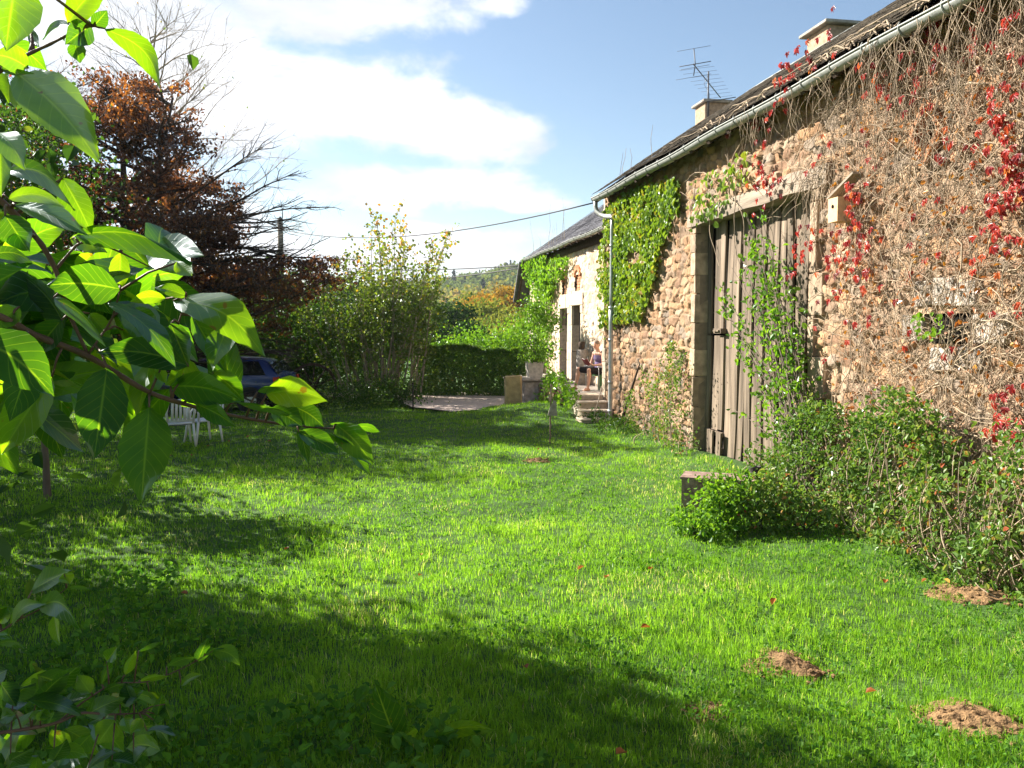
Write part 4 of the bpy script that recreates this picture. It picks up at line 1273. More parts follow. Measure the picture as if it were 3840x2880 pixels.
# ------------------------------------------------------------------ hazel by the drive
def hazel():
    rg = np.random.default_rng(17)
    b = at(1440, 1500, 25.0); b = np.array([b[0], b[1], -.05])
    e = empty('hazel_bush', b, 'tall many stemmed hazel with green and orange leaves left of the gravel drive', 'bush')
    tr = MB(); lv = []
    for k_ in range(62):
        az_ = rg.uniform(0, 6.283); r0 = rg.uniform(0, .75)
        st_ = b + np.array([math.cos(az_) * r0 * 1.5, math.sin(az_) * r0, 0])
        lean = rg.uniform(.02, .42)
        H = rg.uniform(3.2, 5.9) * (1 - lean * .35)
        if st_[0] < b[0] - .3: H *= .86
        d = np.array([math.cos(az_) * lean * 1.2, math.sin(az_) * lean, 1])
        L1 = limb(rg, st_, d, H, 10, .035, .005)
        tr.tube(L1, np.linspace(.028, .005, 11) * rg.uniform(.7, 1.25), 5, cap=False)
        for s in range(22):
            t = rg.uniform(.28, 1) ** .8; q, dq = along(L1, t)
            L2 = limb(rg, q, dq * .6 + rg.normal(size=3) * [.6, .6, .3] + [0, 0, .1], rg.uniform(.2, .75), 4, .12, .0)
            tr.tube(L2, [.007, .005, .004, .003, .002], 3, cap=False)
            for _ in range(rg.integers(5, 11)):
                q2, _d = along(L2, rg.uniform(.1, 1)); lv.append(q2 + rg.normal(size=3) * .07)
    # skirt of low shoots
    for k_ in range(900):
        az_ = rg.uniform(0, 6.283); r0 = rg.uniform(.5, 1.9)
        lv.append(b + np.array([math.cos(az_) * r0 * 1.2, math.sin(az_) * r0, rg.uniform(.3, 2.6)]))
    tr.build('stems', MAT['twig'], e)
    lv = np.array(lv); h = lv[:, 2]
    a = np.clip(rg.beta(2, 3.2, len(lv)) + np.clip((h - 3.6) * .2, -.15, .45), 0, 1)
    MB().leaves(lv, .10, rg, asp=.85, hang=.25, a=a).build('foliage', MAT['hazel'], e, smooth=False)


hazel()

# ------------------------------------------------------------------ mid and far greenery
p = at(1130, 1500, 26.5)
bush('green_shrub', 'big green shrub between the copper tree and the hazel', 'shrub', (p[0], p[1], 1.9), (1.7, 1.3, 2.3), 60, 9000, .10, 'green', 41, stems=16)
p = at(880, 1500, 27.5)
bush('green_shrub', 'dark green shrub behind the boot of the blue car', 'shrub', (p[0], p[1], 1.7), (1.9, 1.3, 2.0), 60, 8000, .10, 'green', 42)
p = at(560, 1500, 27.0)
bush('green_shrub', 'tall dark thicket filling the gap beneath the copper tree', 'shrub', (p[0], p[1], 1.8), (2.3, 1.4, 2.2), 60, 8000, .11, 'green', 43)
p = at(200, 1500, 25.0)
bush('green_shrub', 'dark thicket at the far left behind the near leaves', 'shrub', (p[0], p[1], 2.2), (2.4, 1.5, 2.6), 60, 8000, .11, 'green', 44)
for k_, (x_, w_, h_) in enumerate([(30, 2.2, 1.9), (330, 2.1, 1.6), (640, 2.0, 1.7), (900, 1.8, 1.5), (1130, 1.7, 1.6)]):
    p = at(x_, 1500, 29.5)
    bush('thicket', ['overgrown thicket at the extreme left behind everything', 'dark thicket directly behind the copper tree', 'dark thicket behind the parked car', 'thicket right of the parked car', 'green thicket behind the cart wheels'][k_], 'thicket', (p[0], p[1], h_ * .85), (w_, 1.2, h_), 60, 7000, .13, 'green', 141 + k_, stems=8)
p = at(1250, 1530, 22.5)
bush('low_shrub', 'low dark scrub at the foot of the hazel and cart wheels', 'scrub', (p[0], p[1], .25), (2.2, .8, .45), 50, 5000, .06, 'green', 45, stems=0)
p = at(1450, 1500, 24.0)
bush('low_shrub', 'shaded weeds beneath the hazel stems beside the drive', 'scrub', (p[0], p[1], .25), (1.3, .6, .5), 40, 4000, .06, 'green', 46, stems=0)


def hedge():
    rg = np.random.default_rng(51)
    A = onZ(1560, 1490, 0); B = onZ(1990, 1490, 0)
    A = np.array([A[0], A[1] + .6]); B = np.array([B[0], B[1] + .4])
    n = 19000
    t = rg.uniform(0, 1, n); w_ = rg.uniform(-.5, .5, n); z = rg.uniform(.02, 1.62, n)
    face = rg.random(n)
    w_ = np.where(face < .5, -.5 + np.abs(rg.normal(size=n)) * .07, w_); z = np.where(face > .75, 1.6 - np.abs(rg.normal(size=n)) * .08, z)
    d = norm(B - A); nn_ = np.array([-d[1], d[0]])
    L = np.linalg.norm(B - A)
    u = t * L
    z = z + .10 * vnoise(u * 1.3, w_ * 0, 0, 3) * (z / 1.6) + .05 * vnoise(u * 5, z * 3, 0, 4)
    w2 = w_ + .12 * vnoise(u * 1.6, z * 1.6, 0, 5)
    P = np.stack([A[0] + d[0] * u + nn_[0] * w2, A[1] + d[1] * u + nn_[1] * w2, z], -1)
    e = empty('clipped_hedge', (A[0] + (B[0] - A[0]) / 2, (A[1] + B[1]) / 2, 0), 'long clipped green hedge behind the gravel drive', 'hedge')
    MB().leaves(P, .075, rg, asp=.75, up=.4).build('foliage', MAT['hedge'], e, smooth=False)
    m_ = MB()
    for k_ in range(26):
        u_ = L * (k_ + .5) / 26; b = np.array([A[0] + d[0] * u_, A[1] + d[1] * u_, -.05])
        m_.tube(limb(rg, b, (rg.normal() * .2, rg.normal() * .1, 1), 1.2, 5, .1, 0), np.linspace(.03, .01, 6), 5)
    m_.build('stems', MAT['barkdark'], e)


hedge()
p = at(1450, 1380, 28.5); bush('bright_shrub', 'sunlit green shrub seen through the hazel stems', 'shrub', (p[0], p[1], .95), (2.2, .8, 1.25), 50, 7000, .10, 'wallgreen', 54, clump=.34)
p = at(1790, 1300, 30); bush('bright_shrub', 'bright yellow green shrub rising just above the hedge', 'shrub', (p[0], p[1], 1.25), (2.3, .9, .85), 50, 4500, .10, 'wallgreen', 52)
p = at(1960, 1330, 33); bush('bright_shrub', 'sunlit green shrub beside the far corner of the farmhouse', 'shrub', (p[0], p[1], 1.2), (1.5, .9, 1.3), 40, 3500, .11, 'wallgreen', 53)


def far_tree(px, pyc, dep, w_, h_, mat, seed, label, n=3200, lf=.42, nm='round_tree'):
    c_ = at(px, pyc, dep)
    b = np.array([c_[0], c_[1], c_[2] - h_ - 4])
    e = empty(nm, b, label, 'tree')
    rg = np.random.default_rng(seed)
    P, idx = crown_points(rg, c_, (w_, w_, h_), 34, n, .22, .4)
    tone = rg.normal(size=34) * .2
    MB().leaves(P, lf, rg, asp=.85, a=np.clip(.5 + tone[idx] + rg.normal(size=n) * .15, 0, 1)).build('crown', MAT[mat], e, smooth=False)
    m_ = MB(); m_.tube([b, (b + c_) / 2, c_], [.3, .22, .12], 7); m_.build('trunk', MAT['barkdark'], e)


far_tree(1685, 1235, 62, 1.75, 2.4, 'far_dark', 61, 'dark green tree standing beyond the hedge', 2600, .26)
far_tree(1760, 1290, 56, 1.3, 1.2, 'far_dark', 62, 'small dark shrub tree right of the dark green tree', 1500, .25)
far_tree(1800, 1200, 120, 3.6, 3.2, 'far_orange', 63, 'orange autumn tree in the middle of the valley', 3000, .45)
far_tree(1895, 1180, 125, 4.0, 3.8, 'far_orange', 64, 'tall orange autumn tree next to the farmhouse gable', 3200, .45)
far_tree(1845, 1245, 95, 4.2, 3.4, 'far_yellow', 65, 'broad yellow green tree below the orange trees', 3200, .40)
far_tree(1940, 1265, 88, 3.2, 3.0, 'far_yellow', 66, 'yellow green tree half hidden by the farmhouse creeper', 2600, .40)
far_tree(1775, 1165, 150, 4.2, 3.0, 'far_yellow', 68, 'pale tree on the slope left of the orange trees', 2400, .55)
far_tree(1600, 1215, 110, 5.0, 4.4, 'far_dark', 67, 'dark tree seen past the right side of the hazel', 2600, .5)
far_tree(1250, 1230, 70, 5.0, 3.6, 'far_dark', 69, 'dark tree far behind the left side of the hazel', 2600, .5)
far_tree(900, 1230, 75, 7.0, 4.6, 'far_dark', 70, 'wide dark tree beyond the copper tree', 2600, .55)


# ------------------------------------------------------------------ shading trees at the left edge
def leafy_tree(name, label, base, H, rad, seed, mat='green', nleaf=9000, size=.09, nclump=60, trunk=.12, low=.35):
    rg = np.random.default_rng(seed)
    base = np.array(base, float)
    e = empty(name, base, label, 'tree')
    c_ = base + np.array([0, 0, H * (1 + low) / 2]); r_ = np.array([rad, rad, H * (1 - low) / 2])
    P, idx = crown_points(rg, c_, r_, nclump, nleaf, .25, .3)
    MB().leaves(P, size, rg, asp=.7, a=np.clip(rg.normal(size=nleaf) * .22 + .45, 0, 1)).build('crown', MAT[mat], e, smooth=False)
    m_ = MB(); m_.tube(limb(rg, base - [0, 0, .1], (rg.normal() * .05, 0, 1), H * .7, 8, .04, 0), np.linspace(trunk, trunk * .4, 9), 9)
    for k_ in range(22):
        p0 = base + np.array([0, 0, H * rg.uniform(low * .8, .65)]); t_ = c_ + norm(rg.normal(size=3)) * r_ * .85
        m_.tube(np.array([p0, (p0 + t_) / 2 + rg.normal(size=3) * .1 + [0, 0, .1], t_]), [.04, .025, .008], 5)
    m_.build('trunk', MAT['bark'], e)
    return e


leafy_tree('apple_tree', 'slim dark trunked tree standing in shade at the left edge', (-3.95, 11.3, 0), 2.9, .9, 71, nleaf=2600, trunk=.05, low=.55)
leafy_tree('apple_tree', 'tall leafy tree at the left edge of the view beyond the near leaves', (-7.6, 19.2, 0), 7.6, 2.0, 76, nleaf=9000, size=.11)
leafy_tree('apple_tree', 'short broad tree off beyond the left edge of the lawn', (-7.9, 13.8, 0), 4.4, 1.8, 72, nleaf=7000, size=.13)
leafy_tree('apple_tree', 'tall tree off to the left casting shade on the near grass', (-7.5, 10.3, 0), 8.4, 1.75, 73, nleaf=4800, nclump=30, size=.15, low=.2)
leafy_tree('apple_tree', 'second tree off to the left casting shade on the near grass', (-5.75, 9.1, 0), 7.0, 1.7, 74, nleaf=4800, nclump=30, size=.15, low=.2)
leafy_tree('apple_tree', 'small tree just off the left edge of the lawn', (-4.7, 7.3, 0), 5.4, 1.55, 77, nleaf=4800, nclump=30, size=.14, low=.2)
leafy_tree('apple_tree', 'wide tree shading the far left of the lawn', (-9.5, 19.5, 0), 6.6, 2.6, 75, nleaf=9000, size=.14)

bush('shade_shrub', 'added unseen shrub off the left edge, shading the low branch', 'shrub', (-2.15, 2.8, 1.75), (.70, .75, 1.7), 80, 7000, .075, 'green', 78, stems=12)  # unseen shrub added out of frame to shade the low branch
# ------------------------------------------------------------------ utility pole and cables
b = at(1058, 1225, 36)
pt = at(1058, 815, 36)
e = empty('utility_pole', (b[0], b[1], -.2), 'grey pointed utility pole standing beyond the copper tree', 'pole')
MB().tube([(b[0], b[1], -.3), (b[0], b[1], pt[2] - .12), (b[0], b[1], pt[2])], [.15, .115, .02], 9).build('post', MAT['polewood'], e)
m_ = MB(); m_.tube([(b[0] - .2, b[1] - .1, pt[2] - .5), (b[0] + .22, b[1] - .1, pt[2] - .5)], .03, 5); m_.build('insulator_bar', MAT['iron'], e)


def cable(label, A, B, sag, r=.012, n=24, name='overhead_cable'):
    A, B = np.array(A), np.array(B)
    pts = [A + (B - A) * t - np.array([0, 0, sag * 4 * t * (1 - t)]) for t in np.linspace(0, 1, n)]
    tag(MB().tube(pts, r, 5).build(name, MAT['cable'], None, loc=A), label, 'cable')


A = at(1062, 862, 36); cable('thick twisted cable running from the pole to the barn gutter corner', A, (5.36, 18.9, 5.08), .55, .017)
cable('upper thin cable reaching the farmhouse gable', at(1100, 985, 60), at(1985, 993, 31), .35, .024)
cable('lower thin cable sagging towards the farmhouse gable', at(1100, 1000, 60), at(1985, 999, 31), .75, .024)


# ------------------------------------------------------------------ creepers on walls
def wallpoly(pts, X):
    return [(onX(a, b, X)[1], onX(a, b, X)[2]) for a, b in pts]


def sample_poly(rg, poly, n):
    P = np.array(poly); lo, hi = P.min(0), P.max(0); out = []
    tot = 0
    while tot < n:
        s = rg.uniform(lo, hi, (n * 2, 2)); s = s[inpoly(s[:, 0], s[:, 1], poly)]; out.append(s); tot += len(s)
    return np.vstack(out)[:n]


def creeper(name, label, polys, X, n, size, mat, seed, thick=.12, asp=.9, stems=20, Xs=None, stemmat='vine', hole=.35, five=False, cat='creeper', slen=1.2, dens=None):
    rg = np.random.default_rng(seed)
    ps = []
    for poly, share in polys:
        poly = wallpoly(poly, X); s = sample_poly(rg, poly, int(n * share * 1.6)); nz_ = fbm(s[:, 0] * 2.2, s[:, 1] * 2.2, 0, seed, 3)
        s = s[nz_ > -1 + hole * 1.6][:int(n * share)]; ps.append(s)
    s = np.vstack(ps); s = s + rg.normal(size=s.shape) * .06 * (rg.random((len(s), 1)) < .5)
    bulge = .5 + .5 * vnoise(s[:, 0] * 2.5, s[:, 1] * 2.5, 0, seed + 2)
    x = X - .03 - rg.uniform(0, 1, len(s)) * thick * (.4 + bulge)
    P = np.stack([x, s[:, 0], s[:, 1]], -1)
    e = empty(name, (X, P[:, 1].mean(), max(0, P[:, 2].min())), label, cat)
    a = np.clip(.5 + .25 * vnoise(s[:, 0] * 1.8, s[:, 1] * 1.8, 0, seed + 3) + rg.normal(size=len(s)) * .2, 0, 1)
    m_ = MB()
    D = np.tile([-.15, 0, -.9], (len(P), 1)); Nn = np.tile([-.9, .1, .45], (len(P), 1))
    if five:
        for k_ in range(5):
            ang = R(-70 + 35 * k_)
            dd = np.stack([np.full(len(P), -.15), np.full(len(P), math.sin(ang)), np.full(len(P), -math.cos(ang))], -1)
            sz = size * (1 - .12 * abs(k_ - 2))
            m_.leaves(P + norm(dd) * sz * .5, sz, rg, asp=.42, a=a, D=dd * 1.6, Nn=Nn)
    else:
        m_.leaves(P, size, rg, asp=asp, a=a, D=D, Nn=Nn)
    m_.build('foliage', MAT[mat], e, smooth=False)
    if stems:
        m_ = MB(); Pw = [wallpoly(p_, X) for p_, _ in polys]
        for k_ in range(stems):
            q = s[rg.integers(len(s))]
            p0 = np.array([X - .03, q[0], q[1]]); pts = [p0]; d = norm(np.array([0, rg.normal() * .6, rg.choice([-1, 1]) * 1.0]))
            for _ in range(10):
                d = norm(d + np.array([0, rg.normal() * .35, rg.normal() * .2])); pts.append(pts[-1] + d * slen / 10 + [rg.normal() * .006, 0, 0])
            m_.tube(pts, np.linspace(.009, .003, 11), 4, cap=False, a=rg.random())
        m_.build('stems', MAT[stemmat], e)
    return e


creeper('green_creeper', 'dense green creeper covering the barn corner beside the downpipe',
        [([V2(1313, 455), V2(1385, 405), V2(1470, 385), V2(1478, 450), V2(1440, 520), V2(1420, 600), V2(1395, 690), V2(1310, 705)], .93),
         ([V2(1300, 540), V2(1330, 470), V2(1335, 700), V2(1305, 720), V2(1296, 620)], .07)], WX - .03, 5200, .105, 'ivy', 81, .11, 1.0, 30, hole=.2)
creeper('yellow_creeper', 'thin yellowing creeper trailing over left end of the lintel',
        [([V2(1500, 400), V2(1560, 360), V2(1600, 350), V2(1570, 430), V2(1530, 480), V2(1495, 480)], .55), ([V2(1590, 330), V2(1640, 320), V2(1620, 400), V2(1560, 450)], .25), ([V2(1520, 440), V2(1585, 425), V2(1560, 490), V2(1520, 495)], .2)],
        WX - .09, 130, .10, 'ivy', 82, .10, 1.0, 14, hole=.2)
creeper('house_creeper', 'bright green creeper climbing the farmhouse from doorway to eaves',
        [([V2(1150, 565), V2(1190, 552), V2(1240, 560), V2(1215, 600), V2(1195, 660), V2(1150, 600)], .45), ([V2(1160, 590), V2(1205, 600), V2(1190, 700), V2(1170, 800), V2(1150, 800)], .3), ([V2(1180, 600), V2(1230, 590), V2(1190, 650)], .1), ([V2(1158, 700), V2(1200, 700), V2(1196, 800), V2(1165, 800)], .15)],
        HX - .03, 2600, .12, 'wallgreen', 83, .35, .9, 30, hole=.2, slen=2)
# red Virginia creeper: individual clusters
RED = [(1640, 270, 14), (1690, 205, 14), (1722, 140, 22), (1745, 120, 12), (1765, 108, 10), (1655, 355, 14), (1668, 395, 20), (1645, 372, 12), (1690, 395, 8), (1572, 297, 5), (1612, 325, 4),
       (1850, 462, 14), (1868, 490, 12), (1845, 500, 8), (1862, 535, 10), (1884, 570, 14), (1850, 560, 10), (1835, 520, 8), (1795, 560, 10), (1760, 500, 6), (1815, 545, 8), (1880, 600, 6),
       (2165, 230, 14), (2180, 262, 16), (2196, 350, 22), (2200, 395, 24), (2180, 440, 22), (2175, 465, 14), (2200, 25, 10), (2190, 60, 8), (2040, 55, 12), (2025, 85, 14), (2010, 100, 12), (1908, 150, 14), (1905, 175, 10),
       (1805, 68, 8), (1862, 120, 6), (1895, 150, 8), (1930, 205, 6), (1965, 225, 5), (1735, 525, 8), (1725, 560, 8), (1742, 500, 6), (1718, 590, 5), (1640, 395, 8), (1695, 170, 10), (1675, 235, 8),
       (2188, 860, 10), (2170, 890, 14), (2195, 910, 12), (2160, 880, 6), (1880, 350, 4), (2110, 560, 4), (1760, 620, 4), (2150, 330, 6), (2060, 420, 3), (1900, 640, 4), (1840, 445, 8), (1870, 440, 6), (1793, 590, 4), (1818, 610, 5), (1755, 545, 6), (1800, 640, 5), (1835, 660, 4), (1890, 690, 4), (1850, 700, 4),
       (1780, 480, 5), (1850, 405, 5), (1795, 330, 5), (1770, 340, 4), (1985, 160, 8), (1960, 120, 6), (2100, 30, 10), (2130, 60, 6), (2150, 270, 8), (2120, 130, 5), (2205, 150, 8), (2155, 500, 6), (2190, 520, 8), (2200, 300, 10)]


def red_creeper():
    rg = np.random.default_rng(91)
    P = []; a = []
    for x_, y_, n_ in RED:
        px0, py0 = V2(x_, y_)
        X = WX - .16
        roofy = y_ < np.interp(x_, [1265, 1680, 1900, 2060], [440, 215, 95, 0]) + 15
        if roofy: X = 5.30
        c_ = onX(px0, py0, X)
        for k_ in range(int(n_ * .55)):
            P.append(c_ + np.array([-abs(rg.normal()) * .07, rg.normal() * .09, rg.normal() * .15])); a.append(np.clip(rg.normal() * .2 + .35 + (.35 if rg.random() < .15 else 0), 0, 1))
    for k_ in range(60):      # strays
        c_ = onX(*V2(rg.uniform(1760, 2212), rg.uniform(120, 780)), WX - .12); P.append(c_); a.append(rg.uniform(.2, 1))
    P = np.array(P); a = np.array(a)
    m_ = MB(); Nn = np.tile([-.9, .1, .4], (len(P), 1))
    for k_ in range(5):
        ang = R(-75 + 37 * k_)
        dd = np.stack([np.full(len(P), -.15), np.full(len(P), math.sin(ang)), np.full(len(P), -math.cos(ang))], -1)
        sz = .082 * (1 - .14 * abs(k_ - 2))
        m_.leaves(P + norm(dd) * sz * .5, sz, rg, asp=.45, a=a, D=dd * 1.6, Nn=Nn)
    e = empty('red_creeper', (WX, 7.5, 0), 'nearly leafless creeper with crimson leaves and dry stems over the barn front', 'creeper')
    m_.build('red_leaves', MAT['red'], e, smooth=False)
    # dry stems hugging the wall
    m_ = MB()
    for k_ in range(980):
        u = rg.random()
        px0 = np.interp(u, [0, .06, 1], [1730, 1810, 2300]); yy = rg.uniform(40, 960) if px0 > 1800 else rg.uniform(230, 420)
        p0 = onX(*V2(px0, yy), WX - .06)
        if p0[2] > 4.9: p0[2] = 4.9 - rg.random() * .8
        hor = rg.random() < .3
        d = norm(np.array([0, rg.normal() * (1.2 if hor else .4), -rg.uniform(.2, 1) if not hor else rg.normal() * .4]))
        L = rg.uniform(.4, 1.7); n_ = 12; pts = [p0]; off = rg.uniform(0, .1)
        for _ in range(n_):
            d = norm(d + np.array([0, rg.normal() * .28, rg.normal() * .22 - .03])); q = pts[-1] + d * L / n_
            q[0] = WX - .05 - off - rg.random() * .02; pts.append(q)
        pts = np.array(pts)
        if pts[:, 2].max() > 5.0: continue
        m_.tube(pts, np.linspace(rg.uniform(.0025, .0065) * (1.7 if rg.random() < .06 else 1), .0015, n_ + 1), 4, cap=False, a=rg.random())
    # fine fibres and leaf stalks left on the wall
    for k_ in range(1500):
        p0 = onX(*V2(rg.uniform(1790, 2260), rg.uniform(60, 930)), WX - .07); p0[2] = min(p0[2], 4.85)
        d = norm(np.array([-.3, rg.normal(), rg.normal()])); L = rg.uniform(.08, .26)
        m_.tube([p0, p0 + d * L * .5 + rg.normal(size=3) * .015, p0 + d * L], [.003, .0025, .0015], 3, cap=False, a=rg.random())
    # curtain hanging from the eaves and gutter
    for k_ in range(420):
        y = rg.uniform(5.2, 11.4) if rg.random() < .55 else rg.uniform(4.5, 8.6); x = rg.uniform(5.24, 5.50); z = rg.uniform(5.0, 5.24)
        L = rg.uniform(.3, 1.35) * np.interp(y, [5, 8, 9.6, 11.4], [1.2, 1.0, .55, .35]); n_ = 10
        p_ = np.array([x, y, z]); pts = [p_]; d = norm(np.array([rg.normal() * .2, rg.normal() * .5, -.6]))
        for _ in range(n_):
            d = norm(d + np.array([rg.normal() * .12 + .03, rg.normal() * .22, rg.normal() * .15 - .12])); q = pts[-1] + d * L / n_; q[0] = min(q[0], WX - .04); pts.append(q)
        m_.tube(pts, np.linspace(rg.uniform(.003, .006), .0015, n_ + 1), 4, cap=False, a=rg.random())
    # stems crawling along the gutter and slates
    for k_ in range(46):
        y = rg.uniform(5.5, 12.8); p_ = np.array([rg.uniform(5.22, 5.34), y, 5.22]); pts = [p_]; d = norm(np.array([.1, rg.normal() + .5, .1])); L = rg.uniform(.5, 1.8)
        for _ in range(10):
            d = norm(d + rg.normal(size=3) * [.1, .25, .1]); q = pts[-1] + d * L / 10; q[0] = np.clip(q[0], 5.2, 5.9); q[2] = 5.24 + max(0, q[0] - 5.33) * .67 + .05 + rg.random() * .03; pts.append(q)
        m_.tube(pts, np.linspace(.012, .003, 11), 4, cap=False, a=rg.random())
    m_.build('dry_stems', MAT['vine'], e)
    # few green and tan leaves among stems
    s = []
    for k_ in range(420): s.append(onX(*V2(rg.uniform(1790, 2230), rg.uniform(150, 900)), WX - .12))
    s = np.array(s); s[:, 2] = np.minimum(s[:, 2], 4.9)
    MB().leaves(s, .06, rg, asp=.7, a=rg.uniform(.2, .9, len(s))).build('withered_leaves', MAT['fallen'], e, smooth=False)


red_creeper()
creeper('wall_sprout', 'small patch of fresh green leaves growing in the ruined wall recess', [([V2(2000, 680), V2(2060, 690), V2(2050, 740), V2(2005, 740)], 1)], WX - .1, 34, .06, 'wallgreen', 84, .16, 1.0, 0, hole=0, cat='plant')


# ------------------------------------------------------------------ shrubs along the barn
def shrub_poly(name, label, cat, pts, X, thick, n, size, mat, seed, stems=18, asp=.7, stemmat='vine', lean=.35):
    """a shrub standing against the wall: outline given on plane X, depth thick towards the lawn"""
    rg = np.random.default_rng(seed)
    poly = wallpoly(pts, X)
    s = sample_poly(rg, poly, n); zb = min(p_[1] for p_ in poly)
    cl = sample_poly(rg, poly, 60)
    k_ = rg.integers(0, 60, n); w_ = rg.random(n) < .85
    s = np.where(w_[:, None], cl[k_] + rg.normal(size=(n, 2)) * .10, s)
    ztop = max(p_[1] for p_ in poly); tt = np.clip((s[:, 1] - zb) / (ztop - zb), 0, 1)
    cx_ = rg.uniform(-1.2, 1, 60)
    s[:, 1] = tt * ztop + rg.normal(size=n) * .02
    x = X - (np.where(w_, cx_[k_], rg.uniform(-1, 1, n)) * .5 + rg.normal(size=n) * .1) * thick * (1.5 - (lean + .65) * tt)
    P = np.stack([np.minimum(x, WX - .05), s[:, 0], np.maximum(s[:, 1], .02)], -1)
    e = empty(name, (X, P[:, 1].mean(), 0), label, cat)
    a = np.clip(.42 + .3 * vnoise(P[:, 1] * 2, P[:, 2] * 2, P[:, 0] * 2, seed) + rg.normal(size=n) * .2, 0, 1)
    P[:, 2] = np.maximum(P[:, 2] * (1 - .35 * np.clip((X - P[:, 0]) / (thick * .8), 0, 1)), .02)
    MB().leaves(P, size, rg, asp=asp, a=a, up=.7).build('foliage', MAT[mat], e, smooth=False)
    if stems:
        m_ = MB()
        for q in range(stems):
            t_ = P[rg.integers(n)]; b = np.array([X + rg.uniform(-.3, .3) * thick, t_[1] + rg.normal() * .35, 0])
            mid = (b + t_) / 2 + np.array([-rg.uniform(0, .25), rg.normal() * .1, .25 * (t_[2])])
            tt_ = np.linspace(0, 1, 9)[:, None]; pts_ = (1 - tt_) ** 2 * b + 2 * tt_ * (1 - tt_) * mid + tt_ ** 2 * t_
            m_.tube(pts_, np.linspace(rg.uniform(.006, .012), .003, 9), 4, cap=False, a=rg.random())
        m_.build('stems', MAT[stemmat], e)
    return e


# climbing rose before the door: long diagonal stems and light foliage
def rose():
    rg = np.random.default_rng(101)
    base = onX(*V2(1775, 1010), 5.2); base = np.array([5.2, base[1], 0])
    e = empty('climbing_rose', base, 'leggy green climbing shrub leaning across the plank door', 'climber')
    m_ = MB(); lv = []
    tips = [(1590, 600), (1600, 475), (1650, 455), (1625, 520), (1560, 650), (1660, 640), (1700, 700), (1575, 720), (1620, 600), (1690, 620), (1640, 560), (1610, 790), (1560, 600), (1710, 760), (1650, 700), (1600, 880), (1640, 840), (1740, 820), (1680, 560), (1630, 480), (1585, 560), (1655, 520)]
    for x_, y_ in tips:
        for r_ in range(2):
            t_ = onX(*V2(x_ + rg.normal() * 12, y_ + rg.normal() * 12), 5.50 + rg.uniform(-.12, .1)); b = base + np.array([rg.normal() * .12, rg.normal() * .2, 0])
            mid = onX(*V2(x_ * .35 + 1745 * .65, (y_ * .45 + 1000 * .55)), 5.42)
            tt_ = np.linspace(0, 1, 14)[:, None]; pts = (1 - tt_) ** 2 * b + 2 * tt_ * (1 - tt_) * mid + tt_ ** 2 * t_
            pts = pts + rg.normal(size=pts.shape) * .012
            m_.tube(pts, np.linspace(.011, .003, 14), 5, cap=False)
            for k_ in range(15):
                t = rg.uniform(.25, 1) ** .7; q, dq = along(pts, t)
                tw = limb(rg, q, rg.normal(size=3) + [0, 0, .3], rg.uniform(.05, .22), 3, .1, 0)
                m_.tube(tw, [.003, .0025, .002, .0015], 3, cap=False)
                for _ in range(2): lv.append(tw[rg.integers(1, 4)] + rg.normal(size=3) * .03)
    m_.build('stems', MAT['bark'], e)
    MB().leaves(np.array(lv), .082, rg, asp=.72, up=.3, hang=.3).build('foliage', MAT['wallgreen'], e, smooth=False)


rose()
shrub_poly('bramble_bush', 'bramble mass at the foot of the wall right of the door', 'brambles',
           [V2(1690, 1110), V2(1640, 1010), V2(1680, 930), V2(1740, 860), V2(1780, 870), V2(1850, 910), V2(1880, 1120)], 5.20, .60, 4000, .058, 'bramble', 102, 40)
shrub_poly('bramble_bush', 'leafy green shrub mid wall below the crimson leaves', 'brambles',
           [V2(1850, 1130), V2(1830, 930), V2(1880, 850), V2(1960, 850), V2(2020, 890), V2(2060, 1180)], 5.20, .62, 3700, .058, 'bramble', 103, 60)
shrub_poly('bramble_bush', 'tangle of dry canes and dark leaves at the right edge', 'brambles',
           [V2(2020, 1180), V2(2010, 950), V2(2080, 900), V2(2212, 930), V2(2330, 930), V2(2330, 1290), V2(2180, 1230)], 5.15, .60, 3000, .058, 'bramble', 104, 170)
for k_, (x_, y_, wx, hz_) in enumerate([(2720, 1985, .36, .40), (2850, 1985, .36, .38), (3000, 1990, .42, .30), (2610, 2010, .26, .20)]):
    q = onZ(x_, y_, .02)
    bush('nettle_patch', ['bright nettles in front of the rusty tank', 'dark leafy weeds under the iron flue', 'weeds between the flue and the brambles', 'low weeds at the left corner of the rusty tank'][k_], 'weeds', (q[0], q[1], hz_ * .75), (wx, .28, hz_), 26, [1500, 1100, 620, 620][k_], .055, ['wallgreen', 'bramble', 'bramble', 'wallgreen'][k_], 205 + k_, stems=6, clump=.34, shell=.2)
shrub_poly('wall_weeds', 'tall grey green weeds against the wall left of the door', 'weeds',
           [V2(1330, 920), V2(1390, 800), V2(1440, 740), V2(1485, 760), V2(1495, 980), V2(1400, 950)], 5.45, .3, 2300, .055, 'bramble', 106, 30)
shrub_poly('step_plant', 'bright green leafy plant beside the terrace steps', 'plant',
           [V2(1150, 900), V2(1170, 830), V2(1200, 800), V2(1225, 830), V2(1250, 850), V2(1245, 900), V2(1200, 910)], 4.7, .3, 1100, .09, 'wallgreen', 107, 16)
shrub_poly('step_weeds', 'low weeds at the foot of the downpipe', 'weeds',
           [V2(1225, 930), V2(1260, 890), V2(1330, 900), V2(1400, 940), V2(1340, 965)], 5.1, .5, 1500, .055, 'green', 108, 14)
p = at(1945, 1290, 25.5)
bush('potted_shrub', 'leafy green shrub growing up from the white planter', 'shrub', (5.05, 23.8, 2.1), (.55, .5, 1.15), 30, 2300, .085, 'wallgreen', 109, stems=10, floor=TZ + .55)
